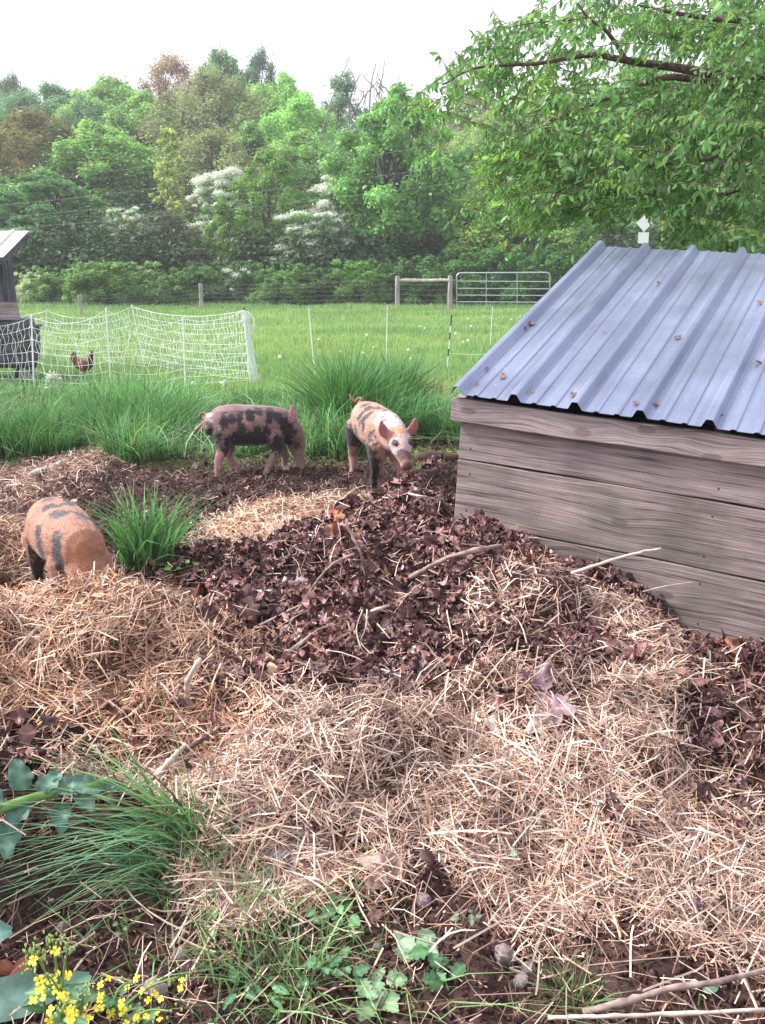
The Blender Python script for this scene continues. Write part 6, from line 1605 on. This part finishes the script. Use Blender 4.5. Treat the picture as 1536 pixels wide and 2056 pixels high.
# dandelion clocks
def dandelion(px, py, i, lab, r=.02, col=None):
    q = at_z(px, py, .17); g = h1(q[0], q[1]); e = empty('dandelion_clock', (q[0], q[1], g))
    mb = MB(); mb.tube([(0, 0, 0), (.01, 0, (q[2] - g) * .5), (0, 0, q[2] - g)], .003, 5); mb.build('stem', M['plantstem'], e)
    mb = MB(); mb.ball((0, 0, q[2] - g), r, 9, 6); mb.build('seed_head', col or M['fluff'], e)
    tag(e, lab, 'flower', 'dandelion clocks in the pasture')
M['plantstem'] = noise_mat('green_stem', (.10, .2, .05), (.2, .34, .1), 20, .5, bump=0)
M['fluff'] = noise_mat('seed_fluff', (.62, .66, .62), (.8, .82, .8), 60, .9, bump=0)
wh = ['just left of', 'just right of', 'well behind']
DN = [(843, 655, 'pair of clocks left of the banded post, left one'), (853, 659, 'pair of clocks left of the banded post, right one'), (737, 673, 'clock left of the upright thin post in mid field'), (825, 720, 'lone large clock above the tall grass right of the thin post'), (940, 640, 'clock under the left end of the metal gate'), (946, 655, 'clock a little below the one under the gate left end'), (972, 636, 'clock beneath the middle of the gate'), (930, 687, 'clock near the shed roof, left of a brighter one'), (940, 684, 'brighter clock near the shed roof'), (1027, 641, 'clock close to the roof edge below the gate'), (1045, 636, 'rightmost clock beside the roof edge'), (562, 717, 'clock between netting end and the leaning post'), (684, 706, 'clock right of the leaning post near the tall clump'), (729, 709, 'clock above the tallest grass clump'), (820, 703, 'small clock behind the lone large one'), (750, 697, 'clock left of the foot of the thin upright post'), (640, 681, 'clock just right of the leaning post top half'), (915, 670, 'yellowish clock right of the banded post')]
for i, (px, py, lab) in enumerate(DN): dandelion(px, py, i, 'white dandelion ' + lab, .018 + .006 * (i % 3))
# white blossom clumps at the foot of the netting
for px, py, s, lab in ((108, 780, .14, 'large clump of white flowers at the foot of the netting left of the hen'), (85, 784, .06, 'small white flower clump under the netting post by the coop'), (210, 802, .07, 'pale green white flower clump below the netting near the yellow knob'), (388, 768, .03, 'small white flower in grass below the netting centre'), (450, 772, .035, 'small white flower left of the netting end'), (305, 803, .04, 'small pale flower tuft in the long grass')):
    q = at_z(px, py, .16); s *= 1.15; n = int(60 + 2200 * s)
    e = empty('flower_clump', (q[0], q[1], h1(q[0], q[1])))
    cl_ = [(rng.normal(0, s * .5), rng.normal(0, s * .4), .14 + abs(rng.normal(0, s * .5)), s * .45) for k in range(5)]
    V, F, C = crown_mesh('f', int(px), cl_, n / 5, .03, .8)
    np_mesh('blossom', V, F, M['blossom'], e, C=np.clip(C * np.array([[.74, .78, .70]]), 0, .85))
    tag(e, lab, 'flower clump')

# ------------------------------------------------------------------ plants in the foreground
def blade_leaf(L_, Wd, lobes=0, wave=.05, fold=.12, n=12, droop=.3, seed=0, sc=.62):
    """broad leaf along +x with wavy edge; returns V, F"""
    L_ *= sc; Wd *= sc
    r = np.random.default_rng(seed); V = []; F = []
    prof = lambda u: (math.sin(math.pi * min(1, u * .92 + .04) ** .8)) ** .75
    for i in range(n + 1):
        u = i / n; w = Wd * prof(u) * (1 + (.28 * math.cos(u * lobes * 6.28) if lobes else .06 * math.sin(u * 23 + seed)))
        x = L_ * u; z = -droop * L_ * u * u + .03 * L_ * math.sin(u * 5 + seed)
        for j, s in enumerate((-1, -.5, 0, .5, 1)):
            V.append((x + .04 * L_ * abs(s), s * w, z + abs(s) * w * fold * 2 + wave * L_ * math.sin(u * 17 + s * 4 + seed) * abs(s) * (1 if abs(s) == 1 else .35)))
    for i in range(n):
        for j in range(4):
            a = i * 5 + j; F.append((a, a + 1, a + 6, a + 5))
    return np.array(V), np.array(F)
def place_leaf(parent, base, direction, up, V, F, col, vein=None, name='leaf', mat=None):
    t = unit(np.array(direction, float)); u = np.array(up, float); u = unit(u - t * (u @ t)); b = np.cross(u, t)
    W = V[:, 0:1] * t + V[:, 1:2] * b + V[:, 2:3] * u
    C = np.repeat(np.array([col], float), len(V), 0) * (1 + rng.normal(0, .05, (len(V), 1)))
    mid = (np.arange(len(V)) % 5 == 2)
    C[mid] = C[mid] * 1.5
    o = np_mesh(name, W, F, mat or M['plant'], parent, C=np.clip(C, 0, .9), smooth=True); o.location = base
    return o
KG = (.085, .175, .13); KG2 = (.12, .22, .175)
# glaucous cabbage-like plants at the lower left
g = G(60, 1690); e = empty('collard_plant', g)
mb = MB(); b0 = [Vector(G(px, py)) - Vector(g) + Vector((0, 0, l)) for px, py, l in ((-60, 1700, .06), (20, 1690, .09), (110, 1665, .10), (215, 1648, .08))]
mb.tube(catmull(b0, 4), [.013] * 13, 8); mb.build('stalk', M['plantstem'], e, smooth=True)
for i, (px, py, l, dx, dy, dz, L_, W_, c) in enumerate([(60, 1660, .1, -.3, .1, .9, .13, .045, KG), (110, 1665, .1, .7, .2, .25, .15, .045, KG2), (150, 1655, .1, .9, -.1, .05, .14, .04, KG2), (20, 1690, .1, -.8, -.2, .3, .16, .05, KG), (60, 1680, .09, -.2, -.9, -.1, .13, .045, KG), (130, 1670, .08, .2, -.8, -.2, .13, .04, KG),
                                      (0, 1650, .11, -.5, .3, .4, .14, .05, KG2), (200, 1650, .08, .8, .4, .1, .12, .035, KG), (90, 1665, .1, .3, .6, .5, .12, .045, KG), (170, 1660, .08, .5, -.7, -.1, .11, .04, KG2), (30, 1700, .06, .1, -.8, -.3, .14, .05, KG)]):
    b = G(px, py); V, F = blade_leaf(L_, W_ * 1.1, 0, .10, .2, 14, .35, i, .62)
    place_leaf(e, b - g + np.array([0, 0, l]), (dx, dy, dz), (0, -.5, 1), V, F, np.array(c) * rng.uniform(.85, 1.15))
tag(e, 'blue green collard plant lying over at the left edge above the grass', 'plant')
g = G(30, 2000); e = empty('collard_plant', g)
for i, (px, py, l, d, L_, W_, c) in enumerate([(-60, 2075, .03, (.95, .35, .1), .20, .05, KG2), (-110, 1990, .03, (.85, .45, .05), .13, .035, KG), (120, 2080, .05, (.6, .5, .3), .10, .04, KG), (-60, 1930, .05, (.9, .2, .15), .12, .045, (.10, .2, .17))]):
    b = G(px, min(py, 2055)) + np.array([0, 0, 0]); V, F = blade_leaf(L_, W_, 0, .03, .1, 14, .1, i + 20, 1.0 if i == 0 else .8)
    place_leaf(e, b - g + np.array([0, 0, l]), d, (0, -.6, 1), V, F, c)
tag(e, 'large pointed blue green leaves rising at the bottom left corner', 'plant')
# yellow flowering brassica
yf = noise_mat('yellow_petal', (.72, .60, .03), (.82, .72, .08), 30, .5, bump=0)
bd_ = noise_mat('green_bud', (.22, .34, .10), (.36, .48, .18), 40, .6, bump=0)
def flower_at(parent, p, s=.011):
    mb = MB(); a0 = random.random() * 6.28; tl = Vector((random.uniform(-.6, .6), random.uniform(-1, .1), .8)).normalized(); q = tl.to_track_quat('Z', 'Y')
    for k in range(4):
        a = a0 + k * math.pi / 2; pts = []
        for (rr_, ww, zz) in ((.1, .12, 0), (.55, .42, .25), (1.0, .5, .22), (1.25, .25, .1)):
            for sg in (-1, 1):
                v = Vector((math.cos(a) * rr_ - math.sin(a) * ww * sg, math.sin(a) * rr_ + math.cos(a) * ww * sg, zz + random.uniform(-.08, .08))) * s
                pts.append(q @ v)
        mb.add(pts, [(0, 1, 3, 2), (2, 3, 5, 4), (4, 5, 7, 6)])
    o = mb.build('flower', yf, parent, smooth=True); o.location = p; return o
def brassica(stems, lab, flw=True):
    """stems: [(root px,py),(tip px,py,height), n flowers, n buds]"""
    g = G(*stems[0][0]); e = empty('flowering_brassica', g); st = MB()
    for (rt, tp, nf, nb_) in stems:
        a = G(*rt); d = ray(tp[0], tp[1]); b = at_z(tp[0], tp[1], tp[2])
        A = Vector(a - g); B = Vector(b - g); mid = A.lerp(B, .5) + Vector((0, 0, .02))
        m1 = MB(); m1.tube(catmull([A, mid, B], 6), list(np.linspace(.004, .0018, 13)), 6); m1.build('stem', M['plantstem'], e, smooth=True)
        dr = (B - mid).normalized()
        for k in range(nf):
            c = B - dr * random.uniform(.0, .09) + Vector((random.uniform(-1, 1), random.uniform(-1, 1), random.uniform(-.8, .6))) * .032
            flower_at(e, c, random.uniform(.0055, .0095))
        if nb_:
            mb = MB()
            for k in range(nb_):
                c = B + Vector((random.gauss(0, 1), random.gauss(0, 1), random.gauss(0, .8))) * .011; mb.ball(c, (.0026, .0026, .0048), 6, 5)
            mb.build('buds', bd_, e, smooth=True)
        for k in range(2):
            V, F = blade_leaf(random.uniform(.05, .09), random.uniform(.012, .022), 3, .03, .1, 8, .3, random.randint(0, 99))
            q = A.lerp(B, random.uniform(.1, .6)); place_leaf(e, q, (random.uniform(-1, 1), random.uniform(-1, .6), .3), (0, -.4, 1), V, F, np.array([.10, .21, .10]) * random.uniform(.8, 1.3))
    return tag(e, lab, 'flowering plant')
brassica([((120, 2075), (135, 1905, .22), 5, 26), ((140, 2075), (70, 1912, .2), 3, 40), ((150, 2070), (100, 1960, .16), 8, 10), ((160, 2075), (175, 1985, .14), 7, 12), ((140, 2075), (120, 2030, .15), 9, 12), ((100, 2060), (60, 1940, .15), 1, 14), ((130, 2060), (105, 1885, .2), 0, 26)], 'yellow flowering brassica in full bloom at the lower left corner')
brassica([((230, 2050), (360, 1960, .10), 8, 10), ((220, 2040), (255, 1972, .08), 3, 3), ((200, 2045), (205, 1962, .08), 3, 2)], 'yellow flowering stem arching to the right of the main yellow plant')
brassica([((250, 2070), (345, 2030, .09), 4, 4), ((270, 2075), (300, 2050, .08), 3, 3), ((240, 2080), (270, 2025, .08), 3, 4)], 'low yellow flowering sprigs along the bottom edge left of centre')
# swept grass clump
g = G(375, 1720); e = empty('grass_clump', g)
def swept(n, px0, px1, dirv, lmin, lmax, w, spr, curl, base=(.075, .185, .075), lift=0):
    X, Y = [], []
    for i in range(n):
        q = G(random.uniform(*px0), random.uniform(*px1)); X.append(q[0]); Y.append(q[1])
    X, Y = np.array(X), np.array(Y); dv = np.tile(np.array([dirv]), (n, 1)) * rng.uniform(.6, 1.25, (n, 1)) + rng.normal(0, .38, (n, 3)) * np.array([1, 1, .6])
    return grass_set('blades', X - g[0], Y - g[1], H(X, Y) - g[2] + lift, lmin + (lmax - lmin) * rng.random(n), w * rng.uniform(.6, 1.3, n), (0, 0, 0), gcol(n, base, .25, .04), dirv=dv, parent=e, spread=spr, curl=curl, seg=6)
swept(58, (280, 430), (1690, 1780), (-1.5, -.35, -.93), .2, .44, .0085, .34, .15, (.15, .30, .17))
swept(50, (330, 420), (1680, 1750), (-1.1, .25, -.45), .3, .48, .009, .3, .5, (.13, .28, .10))
swept(70, (340, 440), (1690, 1790), (.1, -.1, .1), .10, .24, .005, .7, .5)
swept(50, (260, 380), (1740, 1830), (-1.2, -.7, -.85), .2, .36, .006, .3, .2, (.10, .22, .11))
swept(34, (400, 520), (1740, 1860), (.5, -.4, -.3), .12, .26, .0045, .7, .5, (.13, .23, .10))
tag(e, 'big grass clump with long blades swept to the left edge in the foreground', 'grass clump')
def fg_tuft(px, py, n, rad, lmin, lmax, w, lab, **k):
    q = G(px, py); return tuft('grass_clump', q, n, rad, lmin, lmax, w, lab, **k)
fg_tuft(600, 1990, 110, .10, .08, .19, .005, 'low mixed grass tuft at the bottom left of centre', base=(.12, .24, .09), spread=1.2, yel=.15)
fg_tuft(1150, 2015, 130, .055, .05, .12, .0032, 'small grass tuft at the bottom right of centre', base=(.13, .24, .09), spread=1.2, yel=.12)
fg_tuft(480, 1900, 60, .13, .07, .18, .0045, 'ragged grass tuft between the swept clump and bottom weeds', base=(.10, .21, .10), spread=1.3, yel=.15)
fg_tuft(420, 2020, 45, .10, .06, .15, .004, 'short grass tuft near the bottom edge beside yellow flowers', base=(.10, .22, .10), spread=1.2, yel=.1)
for px, py, n_, lab in ((250, 1960, 26, 'thin mixed grass between the yellow flowers and the weeds'), (700, 1900, 26, 'thin light grass around the trailing weed lower centre'), (520, 1960, 45, 'pale green grass arching over soil at the bottom left of centre'), (760, 2030, 25, 'thin grass at the bottom edge by the pale lobed leaves'), (330, 1860, 22, 'sparse grass on bare soil just below the swept clump'), (560, 1840, 26, 'sparse blades where straw meets weeds below the grey leaf')):
    fg_tuft(px, py, n_, .14, .07, .2, .0062, lab, base=(.17, .30, .12), spread=1.5, yel=.2, curl=.9)
# broad leaved weeds
def weed(pts, lab, lobes=4, col=(.12, .25, .09), L0=.05, W0=.022, lift=.03, n_each=3, name='weed'):
    g = G(*pts[0]); e = empty(name, g)
    for i, (px, py) in enumerate(pts):
        b = G(px, py)
        for k in range(n_each):
            a = random.random() * 6.28; s = random.uniform(.7, 1.3); V, F = blade_leaf(L0 * s, W0 * s, lobes, .045, .12, 10, .35, i * 7 + k)
            p = b - g + np.array([math.cos(a) * .012, math.sin(a) * .012, lift * random.uniform(.5, 1.4)])
            place_leaf(e, p, (math.cos(a), math.sin(a), random.uniform(0, .6)), (random.uniform(-.3, .3), -.4, 1), V, F, np.array(col) * random.uniform(.75, 1.35))
    m1 = MB(); P_ = [Vector(G(*q) - g) + Vector((0, 0, lift * .5)) for q in pts]
    if len(P_) > 2: m1.tube(catmull(P_, 4), .0025, 5)
    else: m1.tube([Vector((0, 0, -.01)), Vector((0, 0, lift))], .0025, 5)
    m1.build('stem', M['plantstem'], e); return tag(e, lab, 'weed')
weed([(800, 1915), (830, 1930), (850, 1945)], 'wilting lobed green leaves on soil at the bottom centre', 4, (.20, .30, .19), .065, .028)
weed([(870, 1950), (890, 1985), (900, 2010)], 'darker green drooping leaves right of the wilting lobed leaves', 3, (.07, .17, .07), .06, .022)
weed([(765, 1990), (770, 2040), (745, 2030)], 'pale lobed leaf plant at the bottom edge near centre', 4, (.19, .31, .17), .065, .028)
weed([(640, 1860), (680, 1850), (700, 1870), (660, 1880), (690, 1895)], 'trailing weed with small bright leaves lower centre', 0, (.13, .28, .12), .045, .018)
weed([(405, 1835), (450, 1860), (430, 1880)], 'round leaved weed below the swept grass clump', 0, (.10, .24, .08), .055, .026)
weed([(520, 1760), (545, 1775), (590, 1790)], 'small dark green weed beside the grey leaf', 0, (.08, .2, .07), .04, .018)
weed([(990, 1735), (1015, 1745)], 'grey green torn leaves lying in straw right of centre', 4, (.18, .27, .19), .045, .022)
weed([(1065, 1765), (1075, 1775)], 'tiny dark weed in straw right of the torn grey green leaves', 5, (.06, .16, .07), .03, .008)
weed([(1402, 2030)], 'single pointed green leaf at the bottom right', 0, (.16, .29, .20), .06, .02, n_each=2)
weed([(335, 1155), (350, 1160), (385, 1150)], 'small bright weed at the foot of the lone grass clump', 0, (.16, .32, .10), .05, .022)
weed([(930, 1865), (945, 1870)], 'small grey green leaf in soil at the lower right of centre', 3, (.15, .23, .15), .03, .012)
weed([(250, 1880), (265, 1870)], 'tiny green seedling on bare soil above the yellow flowers', 0, (.11, .25, .09), .022, .01)
weed([(540, 2010), (585, 2000), (620, 2030), (480, 2010)], 'narrow leaved weeds at the bottom edge left of centre', 0, (.11, .24, .12), .07, .014)
weed([(690, 1960), (700, 1990), (655, 1960)], 'loose weed with notched leaves bottom centre left', 3, (.10, .22, .11), .05, .018)
# stones and shards
stone_m = noise_mat('field_stone', (.16, .12, .12), (.34, .27, .27), 20, .9, bump=.5)
def stone(px, py, s, lab, mat=stone_m, flat=.6, seed=0):
    g = G(px, py); r = np.random.default_rng(seed); mb = MB(); mb.ball((0, 0, 0), (s, s * .75, s * flat), 9, 7)
    mb.v = [tuple(np.array(v) * (1 + .16 * math.sin(v[0] * 90 + seed) + .12 * math.sin(v[2] * 130 + v[1] * 80 + seed * 3))) for v in mb.v]
    o = mb.build('stone', mat, bevel=0); o.location = g + np.array([0, 0, s * flat * .35]); o.rotation_euler = (0, r.uniform(-.3, .3), r.uniform(0, 3)); tag(o, lab, 'stone')
stone(1012, 1925, .035, 'flat pinkish grey stone on soil at the lower right of centre', seed=1)
stone(1062, 1950, .022, 'small stone just right of the flat pinkish stone', seed=2)
stone(1045, 1978, .022, 'small stone below the flat pinkish stone', seed=3)
stone(128, 1872, .022, 'rounded stone on bare soil under the swept grass', seed=4, flat=.9)
stone(312, 1998, .035, 'round brown stone among weeds near the bottom edge', seed=5, flat=.8)
stone(360, 1935, .025, 'grey brown stone right of the arching yellow stem', seed=6)
stone(1175, 1840, .022, 'dark clod like stone in the lower right straw', seed=7)
stone(850, 1820, .024, 'grey stone in the soil hollow at lower centre', seed=8, flat=.8)
stone(1000, 1850, .020, 'small rounded stone in soil right of the hollow', seed=9)
stone(760, 1915, .016, 'small pebble left of the wilting leaves', seed=10)
terra = noise_mat('terracotta', (.22, .07, .045), (.36, .13, .085), 14, .85, bump=.4)
stone(40, 1975, .035, 'reddish terracotta lump beside the yellow flowers at the left edge', terra, .8, 11)
stone(15, 1955, .028, 'smaller reddish terracotta lump at the left picture edge', terra, .8, 12)
stone(150, 1010, .03, 'pale tan stone on the dug soil behind the ginger pig', M['twigpale'], .5, 13)

# pale air: one closed box round the camera and the scene
hz_m = bpy.data.materials.new('pale_air'); hz_m.use_nodes = True
hn = hz_m.node_tree; hn.nodes.clear()
vp = hn.nodes.new('ShaderNodeVolumePrincipled'); vp.inputs['Color'].default_value = (.93, .95, 1.0, 1); vp.inputs['Density'].default_value = .0013
ho = hn.nodes.new('ShaderNodeOutputMaterial'); hn.links.new(vp.outputs[0], ho.inputs['Volume'])
mb = MB(); mb.box((-290, -90, -3), (290, 420, 45)); o = mb.build('haze', hz_m); tag(o, 'pale air that fades the far trees', None, kind='stuff')
